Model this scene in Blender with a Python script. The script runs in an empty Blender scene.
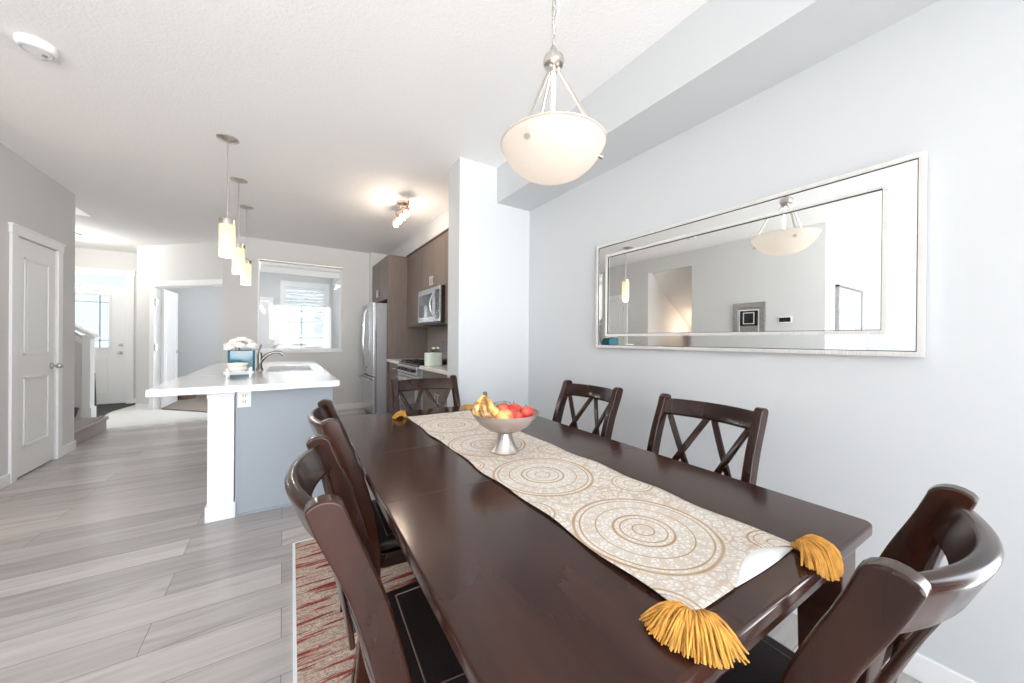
import bpy, bmesh, math, random
from math import sin, cos, pi, radians as R
from mathutils import Vector, Matrix, noise
random.seed(7)
COL = bpy.context.scene.collection
H = 2.74

# ------------------------------------------------------------------ materials
def new_mat(name):
    m = bpy.data.materials.new(name); m.use_nodes = True
    nt = m.node_tree; b = nt.nodes['Principled BSDF']
    return m, nt, b
def N(nt, t, **kw):
    n = nt.nodes.new(t)
    for k, v in kw.items(): setattr(n, k, v)
    return n
def mat(name, col, rough=.5, metal=0, bump=0, bscale=200, coat=0, var=0, vscale=8, emit=None, es=0, spec=.5, vstretch=(1, 1, 1)):
    m, nt, b = new_mat(name)
    b.inputs['Base Color'].default_value = (*col, 1); b.inputs['Roughness'].default_value = rough
    b.inputs['Metallic'].default_value = metal; b.inputs['Coat Weight'].default_value = coat
    b.inputs['Coat Roughness'].default_value = .12
    b.inputs['Specular IOR Level'].default_value = spec
    tc = N(nt, 'ShaderNodeTexCoord')
    if var:
        mp = N(nt, 'ShaderNodeMapping'); mp.inputs['Scale'].default_value = vstretch
        nt.links.new(tc.outputs['Object'], mp.inputs[0])
        n = N(nt, 'ShaderNodeTexNoise'); n.inputs['Scale'].default_value = vscale; n.inputs['Detail'].default_value = 5
        nt.links.new(mp.outputs[0], n.inputs['Vector'])
        mr = N(nt, 'ShaderNodeMapRange'); mr.inputs[1].default_value = .3; mr.inputs[2].default_value = .7
        mr.inputs[3].default_value = 1 - var; mr.inputs[4].default_value = 1 + var
        nt.links.new(n.outputs[0], mr.inputs[0])
        vm = N(nt, 'ShaderNodeVectorMath', operation='SCALE'); vm.inputs[0].default_value = col
        nt.links.new(mr.outputs[0], vm.inputs['Scale']); nt.links.new(vm.outputs[0], b.inputs['Base Color'])
    if bump:
        n = N(nt, 'ShaderNodeTexNoise'); n.inputs['Scale'].default_value = bscale; n.inputs['Detail'].default_value = 3
        nt.links.new(tc.outputs['Object'], n.inputs['Vector'])
        bp = N(nt, 'ShaderNodeBump'); bp.inputs['Strength'].default_value = bump; bp.inputs['Distance'].default_value = .004
        nt.links.new(n.outputs[0], bp.inputs['Height']); nt.links.new(bp.outputs[0], b.inputs['Normal'])
    if emit:
        b.inputs['Emission Color'].default_value = (*emit, 1); b.inputs['Emission Strength'].default_value = es
    return m

M = {}
M['wall'] = mat('wall_paint', (.63, .65, .665), .7, bump=.12, bscale=350)
M['wall_warm'] = mat('wall_paint_grey', (.675, .675, .67), .7, bump=.12, bscale=350)
M['ceil'] = mat('ceiling_texture', (.90, .90, .90), .9, bump=.75, bscale=75)
M['white'] = mat('white_trim_paint', (.86, .87, .875), .35)
M['door'] = mat('white_door_paint', (.84, .85, .86), .32)
M['panel'] = mat('island_panel_paint', (.335, .37, .41), .5)
M['quartz'] = mat('white_quartz', (.76, .76, .765), .08, var=.03, vscale=60, coat=.3)
M['counter'] = mat('pale_counter', (.78, .76, .74), .15, var=.04, vscale=60)
M['nickel'] = mat('brushed_nickel', (.62, .58, .54), .28, 1)
M['chrome'] = mat('chrome', (.75, .75, .76), .12, 1)
M['steel'] = mat('stainless_steel', (.60, .61, .63), .27, 1, var=.05, vscale=40, vstretch=(1, 1, .05))
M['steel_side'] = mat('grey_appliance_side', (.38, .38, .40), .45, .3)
M['steel_dark'] = mat('dark_brushed_metal', (.30, .29, .28), .25, 1)
M['black'] = mat('black_plastic', (.015, .015, .016), .3)
M['blackglass'] = mat('black_glass', (.02, .022, .025), .05, coat=.5)
M['darkgrey'] = mat('dark_grey_mat', (.06, .065, .065), .9, bump=.4, bscale=500)
M['carpet'] = mat('grey_carpet', (.44, .40, .40), .95, bump=.8, bscale=400, var=.12, vscale=120)
M['carpet_den'] = mat('brown_grey_carpet', (.33, .28, .25), .95, bump=.8, bscale=400, var=.12, vscale=120)
M['tile'] = mat('white_entry_floor', (.80, .80, .78), .45, var=.02, vscale=20)
M['cab'] = mat('grey_brown_laminate', (.185, .15, .13), .45, var=.12, vscale=6, vstretch=(8, 8, .6))
M['splash'] = mat('backsplash_paint', (.33, .30, .29), .3)
M['teal'] = mat('teal_glass', (.01, .13, .20), .08, coat=.6)
M['celadon'] = mat('pale_green_ceramic', (.72, .80, .73), .2, var=.05, vscale=25)
M['cream'] = mat('cream_wax', (.85, .80, .72), .45)
M['rose'] = mat('cream_pink_petals', (.92, .88, .84), .6, var=.05, vscale=30)
M['leaf'] = mat('leaf_green', (.08, .14, .06), .5, var=.2, vscale=30)
M['leaf_grey'] = mat('leaf_grey_green', (.22, .28, .26), .5)
M['wicker'] = mat('brown_wicker', (.20, .12, .08), .8, bump=1, bscale=150, var=.3, vscale=60)
M['darkbasket'] = mat('dark_woven', (.06, .05, .05), .7, bump=1, bscale=150)
M['lining'] = mat('white_lining_cloth', (.86, .88, .90), .8)
M['tassel'] = mat('mustard_yarn', (.58, .29, .055), .9, var=.25, vscale=60)
M['silver'] = mat('silver_beading', (.82, .81, .79), .35, .55)
M['mirror'] = mat('mirror_silver', (.90, .925, .92), .0, 1)
M['brownspot'] = mat('banana_tip', (.10, .06, .03), .6)
M['leather'] = mat('dark_leather', (.028, .020, .020), .32, bump=.3, bscale=300)
M['piping'] = mat('grey_brown_piping', (.25, .19, .17), .4)
M['plaster'] = mat('stairwell_plaster', (.75, .74, .72), .8)
M['shelf'] = mat('dark_shelf_wood', (.06, .035, .025), .5)
M['screen'] = mat('dark_display', (.02, .02, .025), .1)
M['grey_frame'] = mat('brushed_pewter_frame', (.35, .35, .35), .4, .7, bump=.6, bscale=90, var=.2, vscale=50)
M['blind'] = mat('blind_fabric', (.84, .87, .88), .7)
M['brass'] = mat('antique_bronze', (.55, .42, .33), .3, 1)
M['paper'] = mat('canvas_paper', (.55, .57, .59), .6, var=.45, vscale=6, vstretch=(1, 1, .5))

def wood(name, base, dark, rough=.22, coat=.5, axis=(1, 12, 12), sc=4):
    m, nt, b = new_mat(name)
    tc = N(nt, 'ShaderNodeTexCoord'); mp = N(nt, 'ShaderNodeMapping'); mp.inputs['Scale'].default_value = axis
    n = N(nt, 'ShaderNodeTexNoise'); n.inputs['Scale'].default_value = sc; n.inputs['Detail'].default_value = 6
    cr = N(nt, 'ShaderNodeValToRGB'); cr.color_ramp.elements[0].color = (*dark, 1); cr.color_ramp.elements[1].color = (*base, 1)
    cr.color_ramp.elements[0].position = .3; cr.color_ramp.elements[1].position = .72
    nt.links.new(tc.outputs['Object'], mp.inputs[0]); nt.links.new(mp.outputs[0], n.inputs['Vector'])
    nt.links.new(n.outputs[0], cr.inputs[0]); nt.links.new(cr.outputs[0], b.inputs['Base Color'])
    b.inputs['Roughness'].default_value = rough; b.inputs['Coat Weight'].default_value = coat; b.inputs['Coat Roughness'].default_value = .1
    b.inputs['Specular IOR Level'].default_value = .34
    return m
M['table'] = wood('espresso_table_wood', (.055, .021, .014), (.030, .012, .009), .16, .1, (5, 1, 5), 2.5)
M['chair'] = wood('mahogany_chair_wood', (.040, .012, .006), (.010, .0035, .0025), .18, .15, (2, 2, .7), 3.5)

def ramp(nt, stops):
    cr = N(nt, 'ShaderNodeValToRGB'); e = cr.color_ramp.elements
    while len(e) < len(stops): e.new(.5)
    for x, (p, c) in zip(e, stops): x.position = p; x.color = (*c, 1)
    return cr
def apple_mat(name, c1, c2, scl=14):
    m, nt, b = new_mat(name)
    tc = N(nt, 'ShaderNodeTexCoord'); n = N(nt, 'ShaderNodeTexNoise'); n.inputs['Scale'].default_value = scl; n.inputs['Detail'].default_value = 2
    cr = ramp(nt, [(.40, c1), (.60, c2)]); b.inputs['Roughness'].default_value = .25; b.inputs['Coat Weight'].default_value = .4
    nt.links.new(tc.outputs['Object'], n.inputs['Vector']); nt.links.new(n.outputs[0], cr.inputs[0]); nt.links.new(cr.outputs[0], b.inputs['Base Color'])
    return m
M['banana'] = apple_mat('banana_peel', (.82, .55, .16), (.30, .13, .04), 42)
M['apple'] = apple_mat('red_apple_skin', (.62, .03, .03), (.75, .20, .10))
M['mango'] = apple_mat('red_yellow_skin', (.85, .55, .18), (.70, .07, .04))

# plank floor: long boards along X
def floor_mat():
    m, nt, b = new_mat('grey_oak_planks')
    tc = N(nt, 'ShaderNodeTexCoord')
    br = N(nt, 'ShaderNodeTexBrick'); br.offset = .37; br.inputs['Scale'].default_value = 1
    br.inputs['Brick Width'].default_value = 1.25; br.inputs['Row Height'].default_value = .19
    br.inputs['Mortar Size'].default_value = .0014; br.inputs['Mortar Smooth'].default_value = .3
    br.inputs['Color1'].default_value = (0, 0, 0, 1); br.inputs['Color2'].default_value = (1, 1, 1, 1); br.inputs['Mortar'].default_value = (.3, .3, .3, 1)
    nt.links.new(tc.outputs['Object'], br.inputs['Vector'])
    # per-plank shift of grain
    sc = N(nt, 'ShaderNodeVectorMath', operation='MULTIPLY'); sc.inputs[1].default_value = (3, 3, 9)
    nt.links.new(br.outputs['Color'], sc.inputs[0])
    ad = N(nt, 'ShaderNodeVectorMath', operation='ADD'); nt.links.new(tc.outputs['Object'], ad.inputs[0]); nt.links.new(sc.outputs[0], ad.inputs[1])
    mp = N(nt, 'ShaderNodeMapping'); mp.inputs['Scale'].default_value = (.9, 9, 1)
    nt.links.new(ad.outputs[0], mp.inputs[0])
    n = N(nt, 'ShaderNodeTexNoise'); n.inputs['Scale'].default_value = 1.6; n.inputs['Detail'].default_value = 8; n.inputs['Roughness'].default_value = .62; n.inputs['Distortion'].default_value = 1.2
    nt.links.new(mp.outputs[0], n.inputs['Vector'])
    cr = ramp(nt, [(.22, (.34, .305, .29)), (.45, (.475, .44, .422)), (.78, (.59, .555, .54))])
    nt.links.new(n.outputs[0], cr.inputs[0])
    mix = N(nt, 'ShaderNodeMixRGB', blend_type='MULTIPLY'); mix.inputs[0].default_value = 1
    mr = N(nt, 'ShaderNodeMapRange'); mr.inputs[3].default_value = .80; mr.inputs[4].default_value = 1.15
    nt.links.new(br.outputs['Color'], mr.inputs[0])
    nt.links.new(cr.outputs[0], mix.inputs[1]); nt.links.new(mr.outputs[0], mix.inputs[2])
    mm = N(nt, 'ShaderNodeMixRGB', blend_type='MULTIPLY'); mm.inputs[2].default_value = (.45, .42, .40, 1)
    nt.links.new(br.outputs['Fac'], mm.inputs[0]); nt.links.new(mix.outputs[0], mm.inputs[1])
    nt.links.new(mm.outputs[0], b.inputs['Base Color'])
    b.inputs['Roughness'].default_value = .27
    bp = N(nt, 'ShaderNodeBump'); bp.inputs['Strength'].default_value = .12; bp.inputs['Distance'].default_value = .002
    nt.links.new(n.outputs[0], bp.inputs['Height']); nt.links.new(bp.outputs[0], b.inputs['Normal'])
    return m
M['floor'] = floor_mat()

# medallion runner: object coordinates, x across, y along (origin at runner centre)
def runner_mat():
    m, nt, b = new_mat('gold_medallion_cloth')
    L = nt.links.new
    tc = N(nt, 'ShaderNodeTexCoord'); sp = N(nt, 'ShaderNodeSeparateXYZ'); L(tc.outputs['Object'], sp.inputs[0])
    def math_(op, a, bb=None, cl=False):
        n = N(nt, 'ShaderNodeMath', operation=op); n.use_clamp = cl
        for i, v in enumerate((a, bb)):
            if v is None: continue
            if isinstance(v, (int, float)): n.inputs[i].default_value = v
            else: L(v, n.inputs[i])
        return n.outputs[0]
    def rings(px, py, cx, period, phase, bands, radius):
        x = math_('SUBTRACT', px, cx)
        y = math_('PINGPONG', math_('ADD', py, phase), period / 2)
        d = math_('SQRT', math_('ADD', math_('MULTIPLY', x, x), math_('MULTIPLY', y, y)))
        tot = None
        for r, w in bands:
            k = math_('SUBTRACT', 1, math_('DIVIDE', math_('ABSOLUTE', math_('SUBTRACT', d, r)), w), cl=True)
            k = math_('MULTIPLY', k, 1.6, cl=True)
            tot = k if tot is None else math_('MAXIMUM', tot, k)
        # spokes of petals
        ang = math_('ARCTAN2', y, x)
        pet = math_('SINE', math_('MULTIPLY', ang, 24))
        petal = math_('MULTIPLY', math_('GREATER_THAN', pet, .1), math_('MULTIPLY', math_('LESS_THAN', d, radius * .86), math_('GREATER_THAN', d, radius * .60)))
        pet2 = math_('MULTIPLY', math_('GREATER_THAN', math_('SINE', math_('MULTIPLY', ang, 8)), 0), math_('LESS_THAN', d, radius * .24))
        inner = math_('MULTIPLY', math_('MAXIMUM', petal, pet2), .38)
        return math_('MAXIMUM', tot, inner), math_('LESS_THAN', d, radius)
    px, py = sp.outputs[0], sp.outputs[1]
    big, ins = rings(px, py, -.038, .405, PH, [(.165, .006), (.150, .0035), (.070, .005), (.054, .003), (.025, .003), (.112, .0025)], .165)
    sm1, i1 = rings(px, py, .165, .405, PH + .2025, [(.062, .004), (.050, .002), (.025, .003)], .062)
    sm2, i2 = rings(px, py, -.225, .405, PH + .2025, [(.062, .004), (.050, .002), (.025, .003)], .062)
    v = N(nt, 'ShaderNodeTexVoronoi', feature='DISTANCE_TO_EDGE'); v.inputs['Scale'].default_value = 85; L(tc.outputs['Object'], v.inputs['Vector'])
    v2 = N(nt, 'ShaderNodeTexVoronoi', feature='DISTANCE_TO_EDGE'); v2.inputs['Scale'].default_value = 32; L(tc.outputs['Object'], v2.inputs['Vector'])
    lace = math_('MULTIPLY', math_('LESS_THAN', v.outputs['Distance'], .13), .40)
    lace2 = math_('MULTIPLY', math_('LESS_THAN', v2.outputs['Distance'], .07), .55)
    outside = math_('SUBTRACT', 1, math_('MAXIMUM', math_('MAXIMUM', ins, i1), i2))
    f = math_('MAXIMUM', math_('MAXIMUM', big, sm1), math_('MAXIMUM', sm2, math_('MAXIMUM', lace, math_('MULTIPLY', lace2, outside))))
    nz = N(nt, 'ShaderNodeTexNoise'); nz.inputs['Scale'].default_value = 9; nz.inputs['Detail'].default_value = 3; L(tc.outputs['Object'], nz.inputs['Vector'])
    f2 = math_('MULTIPLY', f, math_('ADD', math_('MULTIPLY', nz.outputs[0], .9), .5), cl=True)
    mix = N(nt, 'ShaderNodeMixRGB'); mix.inputs[1].default_value = (.76, .74, .70, 1); mix.inputs[2].default_value = (.42, .26, .12, 1)
    L(f2, mix.inputs[0]); L(mix.outputs[0], b.inputs['Base Color']); b.inputs['Roughness'].default_value = .75
    bp = N(nt, 'ShaderNodeBump'); bp.inputs['Strength'].default_value = .3; bp.inputs['Distance'].default_value = .001
    L(f2, bp.inputs['Height']); L(bp.outputs[0], b.inputs['Normal'])
    return m
PH = .65
M['runner'] = runner_mat()

def rug_mat():
    m, nt, b = new_mat('red_cream_rug_pile')
    L = nt.links.new
    tc = N(nt, 'ShaderNodeTexCoord')
    def ns(scl, s, det, dist=0):
        mp = N(nt, 'ShaderNodeMapping'); mp.inputs['Scale'].default_value = scl; L(tc.outputs['Object'], mp.inputs[0])
        n = N(nt, 'ShaderNodeTexNoise'); n.inputs['Scale'].default_value = s; n.inputs['Detail'].default_value = det; n.inputs['Distortion'].default_value = dist
        n.inputs['Roughness'].default_value = .65
        L(mp.outputs[0], n.inputs['Vector']); return n.outputs[0]
    a = ns((1.1, 13, 1), 2.6, 8, .5); c = ns((1, 1, 1), 4.5, 3); g = ns((1, 1, 1), 130, 2)
    cr = ramp(nt, [(.30, (.10, .03, .025)), (.41, (.30, .03, .025)), (.46, (.42, .20, .14)), (.50, (.60, .50, .42)), (.57, (.46, .32, .24)), (.62, (.66, .58, .50)), (.72, (.26, .04, .03))])
    L(a, cr.inputs[0])
    cr2 = ramp(nt, [(.64, (0, 0, 0)), (.66, (1, 1, 1))]); L(c, cr2.inputs[0])
    mx = N(nt, 'ShaderNodeMixRGB'); L(cr2.outputs[0], mx.inputs[0]); L(cr.outputs[0], mx.inputs[1]); mx.inputs[2].default_value = (.36, .02, .02, 1)
    mr = N(nt, 'ShaderNodeMapRange'); mr.inputs[1].default_value = .3; mr.inputs[2].default_value = .7; mr.inputs[3].default_value = .6; mr.inputs[4].default_value = 1.35; L(g, mr.inputs[0])
    mul = N(nt, 'ShaderNodeMixRGB', blend_type='MULTIPLY'); mul.inputs[0].default_value = 1; L(mx.outputs[0], mul.inputs[1]); L(mr.outputs[0], mul.inputs[2])
    L(mul.outputs[0], b.inputs['Base Color']); b.inputs['Roughness'].default_value = .95
    bp = N(nt, 'ShaderNodeBump'); bp.inputs['Strength'].default_value = .8; bp.inputs['Distance'].default_value = .004
    L(g, bp.inputs['Height']); L(bp.outputs[0], b.inputs['Normal'])
    return m
M['rug'] = rug_mat()

def glass_mat(name, tint=(1, 1, 1), rough=0., fac=.08, extra=None):
    m = bpy.data.materials.new(name); m.use_nodes = True; nt = m.node_tree; nt.nodes.clear()
    out = N(nt, 'ShaderNodeOutputMaterial'); t = N(nt, 'ShaderNodeBsdfTransparent'); t.inputs[0].default_value = (*tint, 1)
    g = N(nt, 'ShaderNodeBsdfGlossy'); g.inputs['Roughness'].default_value = rough
    fr = N(nt, 'ShaderNodeFresnel'); fr.inputs[0].default_value = 1.45
    ad = N(nt, 'ShaderNodeMath', operation='ADD'); ad.use_clamp = True; ad.inputs[1].default_value = fac
    nt.links.new(fr.outputs[0], ad.inputs[0])
    mx = N(nt, 'ShaderNodeMixShader'); nt.links.new(ad.outputs[0], mx.inputs[0]); nt.links.new(t.outputs[0], mx.inputs[1]); nt.links.new(g.outputs[0], mx.inputs[2])
    nt.links.new(mx.outputs[0], out.inputs[0]); return m
M['glass'] = glass_mat('window_glass', fac=0)
M['dimglass'] = glass_mat('sky_dimming_glass', (.31, .335, .35), fac=0)  # glass colour darkened so the bright sky behind it does not blow out
M['bowlglass'] = glass_mat('etched_bowl_glass', (.97, .93, .90), .10, .06)
_n = M['bowlglass'].node_tree; _o = [q for q in _n.nodes if q.type == 'OUTPUT_MATERIAL'][0]; _prev = _o.inputs[0].links[0].from_socket
_t = N(_n, 'ShaderNodeBsdfTranslucent'); _t.inputs[0].default_value = (.92, .84, .79, 1); _d = N(_n, 'ShaderNodeBsdfDiffuse'); _d.inputs[0].default_value = (.88, .80, .76, 1)
_m1 = N(_n, 'ShaderNodeMixShader'); _m2 = N(_n, 'ShaderNodeMixShader'); _m2.inputs[0].default_value = .24
_n.links.new(_t.outputs[0], _m1.inputs[1]); _n.links.new(_d.outputs[0], _m1.inputs[2]); _n.links.new(_prev, _m2.inputs[1]); _n.links.new(_m1.outputs[0], _m2.inputs[2]); _n.links.new(_m2.outputs[0], _o.inputs[0])

def frosted(name, col, emit, es):
    m = bpy.data.materials.new(name); m.use_nodes = True; nt = m.node_tree; nt.nodes.clear()
    out = N(nt, 'ShaderNodeOutputMaterial'); t = N(nt, 'ShaderNodeBsdfTranslucent'); t.inputs[0].default_value = (*col, 1)
    d = N(nt, 'ShaderNodeBsdfDiffuse'); d.inputs[0].default_value = (*col, 1)
    g = N(nt, 'ShaderNodeBsdfGlossy'); g.inputs['Roughness'].default_value = .15
    mx = N(nt, 'ShaderNodeMixShader'); mx.inputs[0].default_value = .45
    nt.links.new(t.outputs[0], mx.inputs[1]); nt.links.new(d.outputs[0], mx.inputs[2])
    m2 = N(nt, 'ShaderNodeMixShader'); m2.inputs[0].default_value = .05
    nt.links.new(mx.outputs[0], m2.inputs[1]); nt.links.new(g.outputs[0], m2.inputs[2])
    e = N(nt, 'ShaderNodeEmission'); e.inputs[0].default_value = (*emit, 1); e.inputs[1].default_value = es
    a = N(nt, 'ShaderNodeAddShader'); nt.links.new(m2.outputs[0], a.inputs[0]); nt.links.new(e.outputs[0], a.inputs[1])
    nt.links.new(a.outputs[0], out.inputs[0]); return m
M['bowl_lamp'] = frosted('alabaster_glass', (.72, .66, .60), (1, .85, .75), .04)
M['opal'] = frosted('opal_glass_lit', (.50, .46, .42), (1, .74, .48), .60)
M['bulb'] = mat('lit_bulb', (1, 1, 1), .4, emit=(1, .93, .82), es=9)
M['spot_glass'] = mat('lit_spot_glass', (1, 1, 1), .4, emit=(1, .88, .74), es=1.3)
M['sky_panel'] = None

# ------------------------------------------------------------------ geometry helpers
def bx(bm, x0, x1, y0, y1, z0, z1, mtx=None):
    vs = [bm.verts.new(((x0, x1)[i & 1], (y0, y1)[(i >> 1) & 1], (z0, z1)[(i >> 2) & 1])) for i in range(8)]
    for f in ((0, 2, 3, 1), (4, 5, 7, 6), (0, 1, 5, 4), (2, 6, 7, 3), (0, 4, 6, 2), (1, 3, 7, 5)):
        bm.faces.new([vs[i] for i in f])
    if mtx is not None:
        for v in vs: v.co = mtx @ v.co
    return vs
def tube(bm, pts, r, n=12, cap=True):
    pts = [Vector(p) for p in pts]; rings = []
    rr = r if isinstance(r, (list, tuple)) else [r] * len(pts)
    prev = None
    for i, p in enumerate(pts):
        t = (pts[min(i + 1, len(pts) - 1)] - pts[max(i - 1, 0)]).normalized()
        if prev is None:
            a = Vector((0, 0, 1)) if abs(t.z) < .9 else Vector((1, 0, 0)); u = t.cross(a).normalized()
        else: u = (prev - t * prev.dot(t)).normalized()
        prev = u; w = t.cross(u)
        rings.append([bm.verts.new(p + (u * cos(2 * pi * k / n) + w * sin(2 * pi * k / n)) * rr[i]) for k in range(n)])
    for a, b in zip(rings, rings[1:]):
        for k in range(n): bm.faces.new((a[k], a[(k + 1) % n], b[(k + 1) % n], b[k]))
    if cap: bm.faces.new(rings[0][::-1]); bm.faces.new(rings[-1])
def lathe(bm, prof, c=(0, 0, 0), n=32, closed=False, ax=None):
    c = Vector(c); rings = []
    for (r, z) in prof:
        if r < 1e-6: rings.append([bm.verts.new(c + Vector((0, 0, z)))])
        else: rings.append([bm.verts.new(c + Vector((r * cos(2 * pi * k / n), r * sin(2 * pi * k / n), z))) for k in range(n)])
    for a, b in zip(rings, rings[1:]):
        for k in range(n):
            k2 = (k + 1) % n
            if len(a) == 1 and len(b) == 1: continue
            if len(a) == 1: bm.faces.new((a[0], b[k], b[k2]))
            elif len(b) == 1: bm.faces.new((a[k], a[k2], b[0]))
            else: bm.faces.new((a[k], a[k2], b[k2], b[k]))
    return [v for rg in rings for v in rg]
def prism(bm, poly, ax, a, b):   # poly in 2D, extruded along axis ax from a to b
    def P(p, t):
        q = list(p); q.insert(ax, t); return bm.verts.new(q)
    A = [P(p, a) for p in poly]; B = [P(p, b) for p in poly]; n = len(poly)
    bm.faces.new(A[::-1]); bm.faces.new(B)
    for i in range(n): bm.faces.new((A[i], A[(i + 1) % n], B[(i + 1) % n], B[i]))
def sweep(bm, pts, ws, ns, w, t, rnd=0):
    pts = [Vector(p) for p in pts]; rings = []
    for i, p in enumerate(pts):
        W = ws[i].normalized(); Nn = ns[i].normalized()
        ww = w[i] if isinstance(w, list) else w; tt = t[i] if isinstance(t, list) else t
        if rnd:
            q = []
            k = 5
            for (sx, sy, a0) in ((1, 1, 0), (-1, 1, 90), (-1, -1, 180), (1, -1, 270)):
                for j in range(k):
                    a = R(a0 + 90 * j / (k - 1)); rr = min(rnd, ww / 2, tt / 2)
                    q.append((sx * (ww / 2 - rr) + rr * cos(a), sy * (tt / 2 - rr) + rr * sin(a)))
        else: q = [(ww / 2, tt / 2), (-ww / 2, tt / 2), (-ww / 2, -tt / 2), (ww / 2, -tt / 2)]
        rings.append([bm.verts.new(p + W * a + Nn * b) for a, b in q])
    n = len(rings[0])
    for a, b in zip(rings, rings[1:]):
        for k in range(n): bm.faces.new((a[k], a[(k + 1) % n], b[(k + 1) % n], b[k]))
    bm.faces.new(rings[0][::-1]); bm.faces.new(rings[-1])
def sphere(bm, c, r, s=(1, 1, 1), seg=20, mtx=None):
    q = bmesh.ops.create_uvsphere(bm, u_segments=seg, v_segments=seg // 2 + 2, radius=r)['verts']
    for v in q:
        v.co = Vector((v.co.x * s[0], v.co.y * s[1], v.co.z * s[2]))
        if mtx: v.co = mtx @ v.co
        v.co += Vector(c)
    return q
class B:
    def __init__(s): s.bm = bmesh.new()
    def __getattr__(s, k):
        f = {'bx': bx, 'tube': tube, 'lathe': lathe, 'prism': prism, 'sweep': sweep, 'sphere': sphere}[k]
        def g(*a, **kw): f(s.bm, *a, **kw); return s
        return g
def obj(name, b, m, parent=None, bevel=0, smooth=False, loc=None, seg=2, recalc=True):
    bm = b.bm
    if recalc: bmesh.ops.recalc_face_normals(bm, faces=bm.faces)
    me = bpy.data.meshes.new(name); bm.to_mesh(me); bm.free()
    o = bpy.data.objects.new(name, me); COL.objects.link(o)
    me.materials.append(M[m] if isinstance(m, str) else m)
    if smooth or bevel:
        for p in me.polygons: p.use_smooth = True
    if bevel:
        md = o.modifiers.new('Bevel', 'BEVEL'); md.width = bevel; md.segments = seg; md.limit_method = 'ANGLE'; md.angle_limit = R(40)
        wn = o.modifiers.new('WN', 'WEIGHTED_NORMAL'); wn.keep_sharp = True
    elif smooth:
        me.set_sharp_from_angle(angle=R(42))
    if parent: o.parent = parent
    if loc: o.location = loc
    return o
def tag(o, label, cat, group=None):
    o['label'] = label; o['category'] = cat
    if group: o['group'] = group
    return o
def thing(name, label, cat, loc=(0, 0, 0), rz=0, group=None):
    o = bpy.data.objects.new(name, None); COL.objects.link(o); o.empty_display_size = .1
    o.location = loc; o.rotation_euler = (0, 0, rz)
    return tag(o, label, cat, group)
def struct(name, b, m, bevel=0, parent=None, smooth=False):
    o = obj(name, b, m, parent, bevel, smooth)
    if not parent: o['kind'] = 'structure'
    return o
def sempty(name, loc=(0, 0, 0), rz=0):
    o = bpy.data.objects.new(name, None); COL.objects.link(o); o.location = loc; o.rotation_euler = (0, 0, rz); o['kind'] = 'structure'; return o
def copy_tree(o, parent=None):
    c = o.copy(); COL.objects.link(c); c.parent = parent
    for ch in [x for x in bpy.data.objects if x.parent == o]: copy_tree(ch, c)
    return c

# ------------------------------------------------------------------ room shell
XL, XR = -1.886, 1.944
struct('floor', B().bx(-3.7, 2.1, -2.75, 9.3, -.12, 0), 'floor')
struct('floor', B().prism([(-2.17, 6.76), (-.31, 6.76), (-.436, 6.81), (-2.077, 8.451), (-2.077, 9.15), (-2.45, 9.15)], 2, 0, .018), 'tile')
struct('floor', B().prism([(-1.99, 8.50), (-.34, 6.83), (1.0, 6.83), (1.0, 9.7), (-1.99, 9.7)], 2, .0, .020), 'carpet_den')
# ceiling with stairwell hole
struct('ceiling', B().bx(-2.06, 2.1, -2.75, 9.9, H, H + .1).bx(-3.7, -2.06, -2.75, 4.9, H, H + .1).bx(-3.7, -2.06, 6.70, 9.9, H, H + .1), 'ceil')
struct('wall_stairwell', B().bx(-3.6, -2.06, 6.70, 6.78, H + .1, 4.3).bx(-2.06, -1.98, 4.9, 6.78, H + .1, 4.3).bx(-3.6, -2.06, 4.82, 4.9, H + .1, 4.3).bx(-3.6, -2.0, 4.8, 6.8, 4.3, 4.4).bx(-3.7, -3.6, 4.8, 6.8, H + .1, 4.4), 'wall_warm')
struct('wall_right', B().bx(XR, XR + .15, -.35, 7.0, 0, H).bx(XR, XR + .15, -2.75, -2.35, 0, H).bx(XR, XR + .15, -2.35, -.35, 2.35, H).bx(XR, XR + .15, -2.35, -.35, 0, .06), 'wall')
struct('wall_soffit', B().bx(1.585, XR, -2.6, 2.727, 2.43, H), 'wall')
struct('wall_stub', B().bx(1.228, XR, 2.727, 2.96, 0, H), 'wall')
# left wall with stair alcove opening
struct('wall_left', B().bx(XL - .12, XL, 1.62, 3.36, 0, H).bx(XL - .12, XL, 4.20, 4.742, 0, H).bx(XL - .12, XL, 5.39, 5.76, 0, H)
       .bx(XL - .12, XL, 3.36, 4.20, 2.49, H).bx(XL - .12, XL, 4.742, 5.39, 2.06, H), 'wall_warm')
struct('wall_living', B().bx(-3.7, XL - .12, 1.62, 1.74, 0, H), 'wall')
struct('wall_pantry', B().bx(-3.3, XL - .12, 5.64, 5.76, 0, H).bx(-2.7, -2.62, 4.3, 5.64, 0, H), 'wall_warm')
struct('wall_west', B().bx(-3.7, -3.57, -2.75, 1.62, 0, H).bx(-3.42, -3.3, 5.64, 9.3, 0, H), 'wall_warm')
struct('wall_rear', B().bx(-3.7, -3.3, -2.75, -2.6, 0, H).bx(1.7, 2.1, -2.75, -2.6, 0, H).bx(-3.3, 1.7, -2.75, -2.6, 2.55, H).bx(-.7, -.5, -2.75, -2.6, 0, 2.55).bx(-3.3, 1.7, -2.75, -2.6, 0, .08), 'wall')
# far wall with interior window
WX0, WX1, WZ0, WZ1 = -.332, .84, 1.03, 2.44
struct('wall_far', B().bx(-.752, WX0, 6.69, 6.81, 0, H).bx(WX1, 1.28, 6.69, 6.81, 0, H).bx(WX0, WX1, 6.69, 6.81, 0, WZ0).bx(WX0, WX1, 6.69, 6.81, WZ1, H).bx(1.28, XR, 6.60, 6.81, 0, H), 'wall_warm')
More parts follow.
